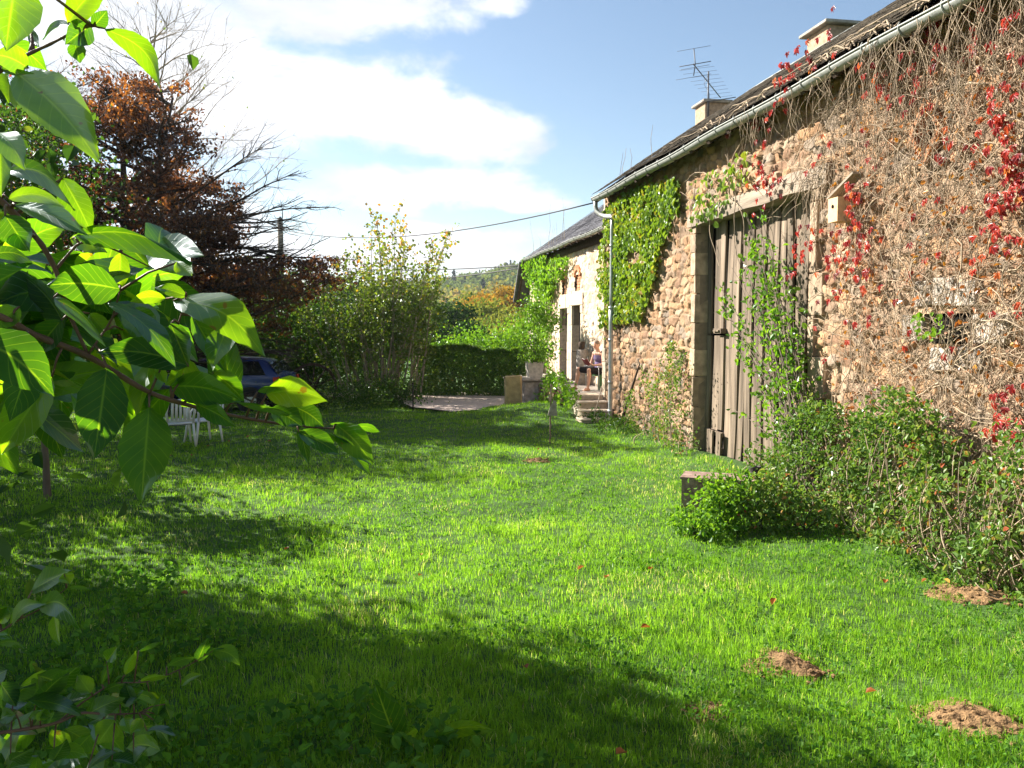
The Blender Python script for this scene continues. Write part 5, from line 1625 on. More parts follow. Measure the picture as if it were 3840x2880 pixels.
# brambles around the garden bed at the wall foot
for k_, (x_, y_, w_) in enumerate([(1930, 1140, .35), (2050, 1200, .4), (2150, 1230, .4)]):
    q = onZ(*V2(x_, y_), 0)
    bush('ground_bramble', ['low bramble shoots creeping onto the grass below the mid wall shrub', 'low dark leaves spilling onto the lawn left of the dry canes', 'dark glossy leaves at the right edge of the lawn'][k_], 'brambles', (q[0] + .1, q[1], .18), (.45, .5, .28), 24, 1000, .06, 'bramble', 111 + k_, stems=6)

# ------------------------------------------------------------------ rusty trough with flue
q = onZ(2556, 1905, 0)
tl = at(2556, 1795, 9.6); tr_ = at(2858, 1800, 9.3)
e = empty('rusty_trough', (tl[0], tl[1], 0), 'rusty iron tank with a short flue half hidden by weeds', 'tank')
dx_ = norm(np.array([tr_[0] - tl[0], tr_[1] - tl[1], 0])); W_ = np.linalg.norm((tr_ - tl)[:2]); dn_ = np.array([-dx_[1], dx_[0], 0])
cen = np.array([tl[0], tl[1], 0]) + dx_ * W_ / 2 + dn_ * .2
m_ = MB(); zt = tl[2]
m_.obox(cen + [0, 0, zt / 2 - .05], dx_ * W_ / 2, dn_ * .2, (0, 0, zt / 2 + .05)); m_.obox(cen + [0, 0, zt + .01], dx_ * (W_ / 2 + .015), dn_ * .215, (0, 0, .012))
m_.build('tank_body', MAT['rust'], e, smooth=False)
c_ = np.array([tl[0], tl[1], 0]) + dx_ * (W_ * .9) + dn_ * .2
m_ = MB(); m_.lathe((c_[0], c_[1], zt + .02), [(.10, 0), (.10, .02), (.065, .03), (.065, .12), (.075, .14), (.06, .14), (.055, .03)], 14)
m_.build('flue', MAT['iron'], e)
q = onZ(*V2(1872, 1135), .03)
m_ = MB(); m_.ball((q[0], q[1], .07), (.075, .06, .055), 8, 6); m_.v[-1] = m_.v[-1] + rng.normal(size=m_.v[-1].shape) * .006
tag(m_.build('white_stone', MAT['whiterock'], None, smooth=False, loc=(q[0], q[1], .03)), 'small bright white stone in front of the brambles', 'stone')
# sandstone scraps in the lawn
q = onZ(*V2(2085, 700), 0)

# ------------------------------------------------------------------ grass
def lawn_ok(x, y):
    ok = x < WX - .12
    ok &= ~((y > 17.4) & (x > 4.75))
    ok &= ~((y > 23.0) & (x > 4.5))
    ok &= ~inpoly(x, y, DRIVE)
    for (p, ra, h) in SOILS:
        rr2 = np.hypot(x - p[0], (y - p[1]))
        ok &= rr2 > ra * (.62 + .6 * vnoise(x * 6, y * 6, 0, 77))
    return ok


def grass():
    rg = np.random.default_rng(200)
    NB = 760000
    r = np.exp(rg.uniform(math.log(1.7), math.log(30), NB)) if False else None
    u = rg.uniform(0, 1, NB); e_ = .22     # pdf ~ r^(e-1)
    a0, a1 = 1.9 ** e_, 31.0 ** e_
    r = (a0 + u * (a1 - a0)) ** (1 / e_)
    th = np.radians(rg.uniform(-44, 64, NB))
    x, y = r * np.sin(th), r * np.cos(th)
    # gather into tufts at random places
    NT = NB // 11
    tid = rg.integers(0, NT, NB); loose = rg.random(NB) < .35
    tuft_v = rg.random(NT); taz = rg.uniform(0, 6.283, NT)
    sp_ = .018 + .0022 * r[tid]
    x = np.where(loose, x, x[tid] + rg.normal(size=NB) * sp_); y = np.where(loose, y, y[tid] + rg.normal(size=NB) * sp_)
    r = np.hypot(x, y); tuft = np.where(loose, .3, tuft_v[tid]); tza = taz[tid]
    ok = lawn_ok(x, y) & (x > -14)
    x, y, r, tuft, tza = x[ok], y[ok], r[ok], tuft[ok], tza[ok]; n = len(x)
    z = gz(x, y) - .004
    patch = vnoise(x * .7, y * .7, 0, 31); patch2 = vnoise(x * 2.1, y * 2.1, 0, 33)
    H = (.05 + .045 * patch2 + .03 * patch + .05 * tuft ** 3) * rg.uniform(.55, 1.35, n)
    H = np.clip(H * .82, .042, .2) * rg.uniform(.75, 1.15, n)
    H = H * (1 + .5 * np.exp(-((x - WX + .1) / .3) ** 2)) * np.interp(r, [2, 5, 9], [1.5, 1.25, 1.0])
    Wd = (.0028 + .00030 * r) * rg.uniform(.7, 1.3, n)
    az = rg.normal(size=n) * 1.1 + tza + vnoise(x * .9, y * .9, 0, 41) * 2
    lean = rg.uniform(.1, .75, n) * (1 + .3 * patch2)
    hx, hy = np.cos(az), np.sin(az)
    fa = rg.uniform(0, 6.283, n); fx, fy = np.cos(fa), np.sin(fa)
    p = np.stack([x, y, z], -1)
    side = np.stack([fx, fy, 0 * fx], -1) * (Wd * .5)[:, None]
    ld = np.stack([hx, hy, 0 * hx], -1)
    upv = np.array([0, 0, 1.0])
    m1 = p + upv * (H * .55)[:, None] + ld * (H * lean * .22)[:, None]
    t1 = p + upv * (H * (1 - .25 * lean))[:, None] + ld * (H * lean * .85)[:, None]
    v = np.stack([p - side, p + side, m1 + side * .85, m1 - side * .85, t1], 1).reshape(-1, 3)
    k = (np.arange(n) * 5)[:, None]
    q = k + np.array([0, 1, 2, 3]); t = k + np.array([3, 2, 4])
    tone = np.clip(.42 + .2 * patch + .12 * vnoise(x * 5, y * 5, 0, 51) + rg.normal(size=n) * .16, 0, .93)
    dry = (rg.random(n) < .02 + .16 * (vnoise(x * 1.1, y * 1.1, 0, 61) > .58))
    tone = np.where(dry, 1.0, tone)
    o = MB().add(v, t=t, q=q, a=np.repeat(tone, 5)).build('grass', MAT['grass'], smooth=False)
    tag(o, 'uneven green lawn grass between the trees and the barn', 'grass', kind='stuff')
    # broad leaved weeds and clover in the sward
    n = 70000
    u = rg.uniform(0, 1, n); e_ = .3; a0, a1 = 2.2 ** e_, 26.0 ** e_
    r = (a0 + u * (a1 - a0)) ** (1 / e_); th = np.radians(rg.uniform(-40, 62, n)); x, y = r * np.sin(th), r * np.cos(th)
    keep = lawn_ok(x, y) & (vnoise(x * 1.4, y * 1.4, 0, 71) + .5 * vnoise(x * 5, y * 5, 0, 72) > .05) & (x > -12)
    x, y = x[keep], y[keep]
    P = np.stack([x, y, gz(x, y) + rg.uniform(.02, .075, len(x))], -1)
    o = MB().leaves(P, .028, rg, asp=.9, up=1.6, hang=0, fold=.1).build('clover_patches', MAT['weed'], smooth=False)
    tag(o, 'clover and broad leaved weeds growing through the lawn', 'lawn weeds', kind='stuff')
    # coarser ground cover in the shade by the camera
    n = 9000
    x = rg.uniform(-4.2, 1.2, n); y = rg.uniform(2.2, 7.6, n)
    keep = (vnoise(x * 1.2, y * 1.2, 0, 81) + .45 * (4.9 - y) - .32 * (x + .5) > .05) & (rg.random(n) < 1.0)
    x, y = x[keep], y[keep]
    P = np.stack([x, y, gz(x, y) + rg.uniform(.03, .17, len(x))], -1)
    o = MB().leaves(P, .062, rg, asp=.75, up=1.4, hang=.1, fold=.15).build('ground_cover', MAT['weed'], smooth=False)
    tag(o, 'dark leafy ground cover in the shade under the near branches', 'ground cover', kind='stuff')


grass()


def soil_patch(i, p, ra, h, label):
    rg = np.random.default_rng(300 + i); m_ = MB(); nr_, na = 14, 34
    v = []
    for a in range(nr_ + 1):
        for b in range(na):
            an_ = 2 * math.pi * b / na; rad = ra * 1.05 * a / nr_ * (1 + .42 * vnoise(np.array([math.cos(an_) * 2 + i]), np.array([math.sin(an_) * 2]), 0, 5)[0])
            xx, yy = p[0] + rad * math.cos(an_), p[1] + rad * math.sin(an_)
            zz = float(gz(np.array([xx]), np.array([yy]))[0]) + .016 * (1 - a / nr_) + .006 + max(-.006, .022 * vnoise(np.array([xx * 22]), np.array([yy * 22]), 0, 8)[0]) - (.03 if a == nr_ else 0)
            v.append((xx, yy, zz))
    q = [(a * na + b, (a + 1) * na + b, (a + 1) * na + (b + 1) % na, a * na + (b + 1) % na) for a in range(nr_) for b in range(na)]
    m_.add(v, q=q)
    for _ in range(70):
        an_ = rg.uniform(0, 6.283); rad = ra * math.sqrt(rg.random()) * 1.25; xx, yy = p[0] + rad * math.cos(an_), p[1] + rad * math.sin(an_)
        s_ = rg.uniform(.006, .02); m_.ball((xx, yy, float(gz(np.array([xx]), np.array([yy]))[0]) + .02), (s_, s_ * rg.uniform(.6, 1.2), s_ * .7), 6, 4)
    tag(m_.build('soil_patch', MAT['soil'], smooth=False, loc=(p[0], p[1], 0)), label, 'soil patch', 'bare soil patches in the lawn')


for i, lb_ in enumerate(['orange brown soil patch in the sunny lawn nearest the middle', 'crumbly soil patch at the bottom right of the lawn', 'reddish soil patch at the edge of the dry brambles', 'flat pale clod in the grass far out before the door', 'small half shaded soil spot hidden in the grass']):
    p, ra, h = SOILS[i]; soil_patch(i, p, ra, h, lb_)

# fallen leaves lying in the lawn
FALL = [(2178, 2138, 'orange'), (1575, 2155, 'orange'), (1840, 2165, 'dark red'), (2275, 2175, 'orange'), (2440, 2135, 'orange'), (3265, 2600, 'tan'), (2168, 2308, 'dark red'), (1970, 2515, 'dark red'), (3465, 2180, 'tan'), (3550, 2195, 'yellow'), (1580, 2062, 'orange'), (2330, 2870, 'tan'), (3320, 2190, 'tan'), (690, 2230, 'tan'), (1075, 2045, 'dark red'), (560, 1690, 'tan'), (640, 1705, 'orange'), (720, 1700, 'tan'), (860, 1655, 'orange'), (930, 1640, 'tan'), (1010, 1650, 'orange'), (780, 1665, 'tan'), (1760, 1905, 'yellow'), (2420, 2350, 'tan'), (2900, 2260, 'tan'), (2020, 1690, 'tan')]
FL_LAB = {'orange': 'orange fallen leaf lying in the grass', 'dark red': 'dark red fallen leaf lying in the grass', 'tan': 'dry tan fallen leaf lying in the grass', 'yellow': 'yellow fallen leaf lying in the grass'}
rg = np.random.default_rng(310)
for (x_, y_, c_) in FALL:
    p = onZ(x_, y_, .09); gzv = hplane(p)
    tone = {'orange': .5, 'dark red': .02, 'tan': .3, 'yellow': 1.0}[c_]
    m_ = MB(); m_.leaves(np.array([[p[0], p[1], gzv + .075]]), .065, rg, asp=.75, up=2.5, hang=.0, a=np.array([tone]), fold=.3, D=norm(rg.normal(size=(1, 3)) * [1, 1, .1]), Nn=np.array([[0, -.3, 2.5]]))
    tag(m_.build('fallen_leaf', MAT['fallen'], smooth=False, loc=p), FL_LAB[c_], 'leaf', '%s fallen leaves in the lawn' % c_)

# ------------------------------------------------------------------ near branches with big leaves
def bigleaf_mat():
    m, nt, out = newmat('big_green_leaf')
    ca = N(nt, 'ShaderNodeAttribute', attribute_name='col'); sp = N(nt, 'ShaderNodeSeparateColor'); nt.links.new(ca.outputs['Color'], sp.inputs[0])
    u, v, rn = sp.outputs[0], sp.outputs[1], sp.outputs[2]
    av = M(nt, 'ABSOLUTE', M(nt, 'SUBTRACT', v, .5))
    mid = M(nt, 'SUBTRACT', 1.0, M(nt, 'MULTIPLY', av, 28.0), clamp=True)
    fr = M(nt, 'FRACT', M(nt, 'MULTIPLY', M(nt, 'SUBTRACT', u, M(nt, 'MULTIPLY', av, .50)), 8.5))
    vein = M(nt, 'SUBTRACT', 1.0, M(nt, 'MULTIPLY', M(nt, 'ABSOLUTE', M(nt, 'SUBTRACT', fr, .5)), 16.0), clamp=True)
    vv = M(nt, 'MAXIMUM', mid, M(nt, 'MULTIPLY', vein, .55))
    tc = N(nt, 'ShaderNodeTexCoord'); n1 = N(nt, 'ShaderNodeTexNoise'); n1.inputs['Scale'].default_value = 35; n1.inputs['Detail'].default_value = 5
    nt.links.new(tc.outputs['Object'], n1.inputs['Vector'])
    t_ = M(nt, 'ADD', rn, M(nt, 'MULTIPLY', M(nt, 'SUBTRACT', n1.outputs[0], .5), .55))
    base = ramp(nt, t_, [(0, (.009, .030, .010)), (.5, (.022, .060, .011)), (1, (.065, .12, .014))])
    spot = N(nt, 'ShaderNodeTexNoise'); spot.inputs['Scale'].default_value = 60; nt.links.new(tc.outputs['Object'], spot.inputs['Vector'])
    sm = N(nt, 'ShaderNodeMapRange'); sm.inputs['From Min'].default_value = .72; sm.inputs['From Max'].default_value = .75; nt.links.new(spot.outputs[0], sm.inputs['Value'])
    c1 = N(nt, 'ShaderNodeMix', data_type='RGBA'); nt.links.new(M(nt, 'MULTIPLY', vv, .32), c1.inputs['Factor']); nt.links.new(base, c1.inputs[6]); c1.inputs[7].default_value = (.17, .25, .07, 1)
    c2 = N(nt, 'ShaderNodeMix', data_type='RGBA'); nt.links.new(sm.outputs[0], c2.inputs['Factor']); nt.links.new(c1.outputs[2], c2.inputs[6]); c2.inputs[7].default_value = (.06, .045, .015, 1)
    dif = N(nt, 'ShaderNodeBsdfDiffuse'); nt.links.new(c2.outputs[2], dif.inputs['Color'])
    g = N(nt, 'ShaderNodeMix', data_type='RGBA'); g.blend_type = 'MULTIPLY'; g.inputs['Factor'].default_value = 1
    nt.links.new(c2.outputs[2], g.inputs[6]); g.inputs[7].default_value = (6.4, 5.9, .5, 1)
    tr = N(nt, 'ShaderNodeBsdfTranslucent'); nt.links.new(g.outputs[2], tr.inputs['Color'])
    bp = N(nt, 'ShaderNodeBump'); bp.inputs['Strength'].default_value = .25; bp.inputs['Distance'].default_value = .001; nt.links.new(M(nt, 'SUBTRACT', 1.0, vv), bp.inputs['Height'])
    mx = N(nt, 'ShaderNodeMixShader'); mx.inputs[0].default_value = .6; nt.links.new(dif.outputs[0], mx.inputs[1]); nt.links.new(tr.outputs[0], mx.inputs[2])
    gl = N(nt, 'ShaderNodeBsdfGlossy'); gl.inputs['Roughness'].default_value = .42; gl.inputs['Color'].default_value = (.5, .56, .6, 1); nt.links.new(bp.outputs[0], gl.inputs['Normal'])
    lw = N(nt, 'ShaderNodeLayerWeight'); lw.inputs['Blend'].default_value = .35; nt.links.new(bp.outputs[0], lw.inputs['Normal'])
    m2 = N(nt, 'ShaderNodeMixShader'); nt.links.new(M(nt, 'MULTIPLY_ADD', lw.outputs['Fresnel'], .17, .008), m2.inputs[0]); nt.links.new(mx.outputs[0], m2.inputs[1]); nt.links.new(gl.outputs[0], m2.inputs[2])
    nt.links.new(m2.outputs[0], out.inputs['Surface'])
    return m


MAT['bigleaf'] = bigleaf_mat()


def bleaf(mb, rg, base, tip, width, turn=0, bend=.06, fold=.18, tone=.5, curl=.0, nu=13, nv=9, twist=0):
    base, tip = np.asarray(base, float), np.asarray(tip, float)
    d = tip - base; L = np.linalg.norm(d); d = d / L
    c_ = (base + tip) / 2; view = norm(CAM - c_)
    n0 = norm(view - d * np.dot(view, d)); s0 = np.cross(d, n0)
    u = np.linspace(0, 1, nu); vv = np.linspace(-1, 1, nv)
    U, V_ = np.meshgrid(u, vv, indexing='ij')
    wprof = np.sin(math.pi * np.clip(U, 0, 1) ** .82) ** .85 * (1 - .55 * np.clip(U - .72, 0, 1) / .28 * .6)
    wprof = np.clip(wprof, .0, 1) + .012
    hw = width / 2 * wprof
    ph = rg.uniform(0, 6.28)
    edge = 1 + .035 * np.sin(U * 30 + ph) * np.abs(V_)
    a = R(turn) + R(twist) * (U - .5)
    nx = n0[None, None, :] * np.cos(a)[..., None] + s0[None, None, :] * np.sin(a)[..., None]
    sx = s0[None, None, :] * np.cos(a)[..., None] - n0[None, None, :] * np.sin(a)[..., None]
    rip = .05 * width * np.sin(U * 9 + ph + 1.3 * V_) * np.abs(V_) ** 1.5
    off = fold * np.abs(V_) * hw + rip + curl * width * V_ ** 2
    P = base + d * (L * U)[..., None] + sx * (V_ * hw * edge)[..., None] + nx * off[..., None]
    P = P + (np.array([0, 0, 1.0]) - d * d[2])[None, None, :] * (bend * L * np.sin(math.pi * U))[..., None]
    k = np.arange((nu - 1) * nv).reshape(nu - 1, nv)[:, :-1]
    q = np.stack([k, k + nv, k + nv + 1, k + 1], -1).reshape(-1, 4)
    mb.add(P.reshape(-1, 3), q=q, a=tone, c=np.stack([U, V_ * .5 + .5, np.full_like(U, tone)], -1).reshape(-1, 3))


# (base x, base y, tip x, tip y, width, turn, depth base, depth tip, bend, tone)
TOP = [(66, 277, 374, 612, 195, 6, .80, .76, .06, .85), (60, -80, 20, 195, 200, 0, .62, .60, .02, .7), (255, 85, 400, -50, 95, 10, .70, .66, .08, .9), (350, 100, 402, 40, 62, 20, .70, .70, .0, .1),
       (392, 108, 602, 345, 92, 25, .70, .72, .30, .7), (345, 92, 245, 168, 95, 10, .71, .69, .02, .1), (280, 160, 300, 238, 62, 0, .70, .70, .0, .4), (265, 98, 163, 150, 42, 60, .71, .74, .1, .1),
       (112, 115, 150, 178, 55, 40, .73, .72, 0, .2), (105, 255, -40, 205, 95, 0, .70, .66, .08, .7), (5, 262, 128, 275, 42, 50, .70, .69, .05, .3), (130, 160, 60, 120, 60, 55, .74, .78, .05, .3)]
MAIN = [(-10, 495, 95, 640, 110, 5, .72, .70, .1, .8), (0, 545, 5, 740, 75, 0, .72, .70, 0, .8), (30, 640, 280, 790, 95, 35, .74, .70, .16, .25), (235, 668, 345, 880, 118, 10, .80, .80, .04, .6), (30, 745, 245, 780, 66, 15, .76, .74, .12, .8),
        (60, 770, 335, 885, 98, 20, .76, .73, .05, .45), (20, 808, 112, 950, 120, 5, .74, .74, 0, .25), (112, 902, 0, 940, 66, 5, .75, .73, .1, .9),
        (290, 880, 722, 985, 138, 52, .82, .78, .10, .35), (665, 985, 722, 1035, 75, 5, .80, .79, 0, .95), (268, 895, 405, 950, 74, 5, .83, .82, .05, .85), (348, 950, 280, 1012, 62, 0, .84, .84, 0, .9), (452, 948, 446, 1098, 78, 5, .84, .84, 0, .85),
        (450, 1085, 175, 1070, 170, 8, .78, .76, .06, .2), (-30, 955, 125, 985, 82, 45, .72, .70, .1, .1), (72, 1150, -30, 1240, 95, 5, .78, .76, .05, .85), (200, 1118, 400, 1305, 82, 52, .78, .76, .12, .15), (335, 1175, 415, 1270, 76, 0, .84, .84, 0, .85),
        (408, 1133, 662, 1380, 125, 45, .78, .76, .12, .3), (462, 1238, 612, 1322, 72, 5, .86, .86, 0, .9), (650, 1128, 990, 1335, 170, 15, .86, .84, .16, .7), (855, 1225, 798, 1390, 112, 20, .86, .82, .06, .6), (700, 1110, 575, 1078, 56, 20, .86, .86, .05, .6), (622, 1120, 485, 1132, 55, 5, .87, .86, .1, .9),
        (705, 1372, 360, 1322, 130, 12, .80, .78, .08, .1), (640, 1215, 708, 1378, 105, 5, .83, .82, 0, .25), (590, 1372, 622, 1440, 48, 5, .86, .86, 0, .95), (670, 1440, 690, 1380, 40, 10, .88, .88, 0, .9), (132, 1325, 38, 1580, 150, 8, .74, .72, .04, .12), (195, 1415, 4, 1705, 165, 12, .80, .78, .03, .8),
        (402, 1378, 352, 1722, 195, 5, .78, .76, 0, .2), (560, 1528, 530, 1888, 200, 5, .84, .82, .02, .55), (640, 1448, 905, 1505, 135, 10, .88, .88, .08, .45), (800, 1395, 918, 1505, 115, 20, .90, .90, .04, .5), (880, 1508, 1095, 1562, 62, 62, .92, .93, .05, .3),
        (1000, 1478, 1228, 1505, 128, 12, .94, .92, .10, .97), (965, 1470, 1090, 1470, 62, 68, .94, .94, .14, .2), (1020, 1530, 1135, 1602, 100, 15, .95, .95, .04, .2), (1112, 1528, 1215, 1602, 92, 12, .97, .97, .08, .2), (735, 1515, 885, 1600, 80, 10, .88, .88, .05, .4),
        (1262, 1592, 1398, 1745, 118, 5, 1.0, .98, .08, .6), (1190, 1612, 1322, 1662, 55, 66, .99, .99, .04, .2), (1120, 1620, 1272, 1705, 86, 15, .97, .97, .05, .35), (1122, 1598, 1158, 1745, 46, 10, .98, .98, .03, .15), (1308, 1600, 1238, 1590, 34, 55, 1.0, 1.0, .1, .2), (1312, 1682, 1388, 1785, 48, 20, 1.0, 1.0, 0, .4), (1330, 1600, 1425, 1620, 50, 45, 1.0, 1.0, .1, .5),
        (230, 1200, 120, 1330, 110, 10, .80, .80, 0, .1), (330, 1060, 420, 1180, 105, 10, .83, .84, 0, .15), (560, 1000, 460, 900, 90, 15, .85, .85, 0, .2), (500, 1160, 600, 1240, 90, 10, .84, .84, 0, .3), (720, 1180, 850, 1400, 105, 15, .88, .88, 0, .45)]
LOW = [(120, 2215, 265, 2140, 92, 35, 1.25, 1.20, .02, .3), (240, 2150, 262, 2190, 52, 5, 1.2, 1.2, 0, .9), (250, 2205, 355, 2212, 30, 60, 1.2, 1.2, .1, .3), (40, 2350, 175, 2265, 60, 30, 1.2, 1.18, .2, .7), (150, 2275, 300, 2360, 95, 35, 1.2, 1.16, .25, .3), (205, 2310, 225, 2420, 48, 40, 1.18, 1.16, -.05, .95), (-30, 2300, 55, 2275, 70, 40, 1.2, 1.2, .1, .2), (0, 2340, 30, 2270, 50, 10, 1.2, 1.2, 0, .9), (-20, 2420, 110, 2440, 44, 55, 1.15, 1.15, .2, .3),
       (50, 2620, 135, 2560, 80, 35, 1.35, 1.3, .05, .1), (135, 2640, 260, 2520, 85, 40, 1.35, 1.3, .05, .1), (200, 2590, 305, 2490, 80, 30, 1.35, 1.35, .05, .15), (340, 2600, 290, 2530, 62, 5, 1.35, 1.35, 0, .9), (380, 2570, 420, 2460, 42, 45, 1.4, 1.4, 0, .2), (400, 2480, 440, 2425, 52, 15, 1.4, 1.4, 0, .6), (470, 2530, 510, 2440, 38, 20, 1.4, 1.4, 0, .8), (520, 2440, 610, 2400, 34, 62, 1.4, 1.4, .05, .2), (390, 2590, 485, 2560, 60, 50, 1.38, 1.38, .05, .1), (450, 2640, 540, 2590, 66, 20, 1.38, 1.38, .05, .5),
       (520, 2560, 640, 2535, 32, 40, 1.42, 1.42, .1, .8), (560, 2600, 600, 2620, 26, 30, 1.42, 1.42, 0, .9), (625, 2500, 735, 2465, 60, 55, 1.45, 1.45, .08, .2), (740, 2480, 780, 2390, 56, 30, 1.45, 1.45, 0, .15), (770, 2455, 840, 2430, 34, 50, 1.45, 1.45, .15, .3), (800, 2440, 900, 2495, 62, 15, 1.45, 1.45, .2, .65), (620, 2640, 640, 2700, 60, 40, 1.4, 1.4, 0, .1),
       (430, 2700, 365, 2790, 92, 5, 1.35, 1.33, 0, .95), (465, 2690, 492, 2755, 50, 5, 1.35, 1.33, 0, .97), (530, 2695, 490, 2752, 46, 5, 1.35, 1.33, 0, .97), (575, 2700, 640, 2800, 42, 45, 1.38, 1.36, .04, .2), (0, 2560, 60, 2650, 80, 35, 1.3, 1.3, 0, .1), (60, 2680, 0, 2700, 60, 15, 1.3, 1.3, .1, .6), (110, 2690, 185, 2690, 34, 30, 1.3, 1.3, .2, .8), (150, 2700, 170, 2650, 50, 20, 1.3, 1.3, 0, .8), (230, 2640, 330, 2610, 55, 45, 1.35, 1.35, 0, .2),
       (500, 2640, 470, 2560, 70, 35, 1.38, 1.38, 0, .15), (590, 2680, 610, 2600, 56, 20, 1.4, 1.4, 0, .4), (40, 2850, 130, 2800, 70, 40, 1.3, 1.3, 0, .15), (330, 2880, 440, 2820, 60, 50, 1.3, 1.3, .1, .2), (500, 2870, 560, 2800, 70, 60, 1.3, 1.3, .1, .1), (200, 2850, 250, 2770, 70, 30, 1.3, 1.3, 0, .2), (550, 2740, 660, 2760, 50, 60, 1.35, 1.35, .1, .1), (680, 2570, 760, 2530, 34, 30, 1.42, 1.42, .1, .7), (420, 2850, 520, 2880, 60, 50, 1.3, 1.3, .1, .1)]


def branch_thing(name, label, lst, stems, seed, fills, cat='branch'):
    rg = np.random.default_rng(seed)
    mb = MB(); st_ = MB(); allst = []
    for pts in stems:
        P = np.array([at(a, b, d) for a, b, d, r_ in pts]); rad = [r_ * .62 for *_, r_ in pts]
        # smooth
        t = np.linspace(0, len(P) - 1, len(P) * 5); Q = np.stack([np.interp(t, range(len(P)), P[:, k_]) for k_ in range(3)], -1)
        for _ in range(3): Q[1:-1] = (Q[:-2] + 2 * Q[1:-1] + Q[2:]) / 4
        rr_ = np.interp(t, range(len(P)), rad) * (1 + .1 * np.sin(t * 9))
        st_.tube(Q, rr_, 8); allst.append(Q)
    S_ = np.vstack(allst)
    for (bx_, by_, tx, ty, w_, turn, d0, d1, bend, tone) in lst:
        b0 = at(bx_, by_, d0); t0 = at(tx, ty, d1); dm = (d0 + d1) / 2
        sg = -1 if rg.random() < .5 else 1
        bleaf(mb, rg, b0, t0, w_ * (.9 if name == 'leafy_branch' else 1) * dm / F_PX, turn * sg, bend, rg.uniform(.15, .48), tone, rg.uniform(-.04, .10), twist=rg.uniform(-45, 45))
        k_ = np.argmin(np.linalg.norm(S_ - b0, axis=1)); a_ = S_[k_]
        dd = np.linalg.norm(a_ - b0)
        if dd < .12 and dd > .001: st_.tube([a_, (a_ + b0) / 2 + [0, 0, .004], b0], [.0016, .0012, .001], 5)
    for (x0, x1, y0, y1, d0, d1, n_, sz) in fills:
        for _ in range(n_):
            x_, y_, d_ = rg.uniform(x0, x1), rg.uniform(y0, y1), rg.uniform(d0, d1)
            b0 = at(x_, y_, d_); dr = norm(rg.normal(size=3) * [1, 1, .7] + [0, 0, -.5]); L_ = sz * rg.uniform(.7, 1.2)
            t1_ = b0 + dr * L_ - CAM; dz_ = np.dot(t1_, FW); tx_, ty_ = 1920 + F_PX * np.dot(t1_, RT) / dz_, 1440 - F_PX * np.dot(t1_, UP) / dz_
            if tx_ > 560 and ty_ > 1480: continue
            bleaf(mb, rg, b0, b0 + dr * L_, L_ * rg.uniform(.42, .55), rg.uniform(-70, 70), rg.uniform(0, .15), rg.uniform(.1, .3), rg.uniform(0, .9), 0, 9, 7, rg.uniform(-30, 30))
    root = S_[0]
    e = empty(name, root, label, cat)
    mb.build('foliage', MAT['bigleaf'], e, color=True)
    st_.build('stem', MAT['twigbark'], e)
    return e


MAT['twigbark'] = surf('reddish_twig', (.13, .065, .045), .6, .3, 40, .2, 200)
branch_thing('leafy_branch', 'leafy branch with large backlit green leaves reaching in from the left', MAIN,
             [[(-500, 1130, .70, .008), (-30, 1165, .76, .0062), (120, 1255, .79, .0055), (330, 1330, .82, .005), (560, 1478, .86, .0042), (780, 1540, .91, .0034), (1000, 1583, .96, .0028), (1150, 1600, .99, .0022), (1310, 1612, 1.01, .0014)],
              [(-200, 600, .74, .006), (0, 745, .76, .005), (100, 850, .78, .0046), (160, 920, .79, .0042), (210, 1010, .80, .0038), (260, 1180, .81, .003), (330, 1330, .82, .0026)],
              [(210, 1010, .80, .0025), (300, 900, .82, .002), (420, 930, .83, .0016), (560, 1000, .85, .001)], [(560, 1478, .86, .002), (640, 1300, .86, .0018), (680, 1180, .86, .0015), (700, 1100, .86, .001)],
              [(330, 1330, .82, .002), (420, 1200, .82, .0018), (450, 1090, .80, .0014)]], 401,
             [(-60, 600, 980, 1360, .86, 1.12, 84, .085), (-60, 420, 1360, 1480, .86, 1.1, 16, .085), (-60, 260, 900, 1500, .84, 1.0, 26, .09), (560, 960, 1420, 1620, .95, 1.1, 12, .075), (-900, -60, 850, 1600, .65, 1.1, 60, .09), (-750, -60, 760, 1300, .85, 1.5, 100, .09), (200, 620, 920, 1150, .9, 1.0, 10, .08)])  # fills left of the frame: unseen leaves added to shade the cluster
branch_thing('leafy_sprig', 'small sprig of bright translucent leaves at the upper left corner', TOP,
             [[(-300, 420, .68, .004), (0, 270, .70, .003), (100, 205, .71, .0026), (190, 165, .71, .0022), (265, 125, .71, .0018), (340, 95, .70, .0014), (395, 108, .70, .001)]], 402,
             [(-60, 60, 0, 300, .8, .95, 4, .07)], 'sprig')
branch_thing('low_branch', 'lower branch of smaller leaves in shade at the bottom left corner', LOW,
             [[(-400, 2780, 1.2, .006), (0, 2750, 1.3, .005), (210, 2715, 1.33, .0045), (300, 2670, 1.35, .004), (420, 2680, 1.36, .003), (520, 2675, 1.38, .002)],
              [(210, 2715, 1.33, .003), (300, 2640, 1.36, .0026), (420, 2560, 1.39, .0022), (560, 2560, 1.42, .0018), (700, 2500, 1.45, .0014), (800, 2440, 1.45, .001)],
              [(-300, 2500, 1.15, .003), (0, 2370, 1.19, .0025), (60, 2330, 1.2, .002), (160, 2280, 1.2, .0016), (250, 2205, 1.2, .001)]], 403,
             [(-300, 640, 2620, 3000, 1.35, 1.7, 60, .075), (-500, 300, 2500, 2900, 1.3, 1.6, 40, .075), (-900, -80, 2000, 2900, 1.0, 1.6, 60, .08)])

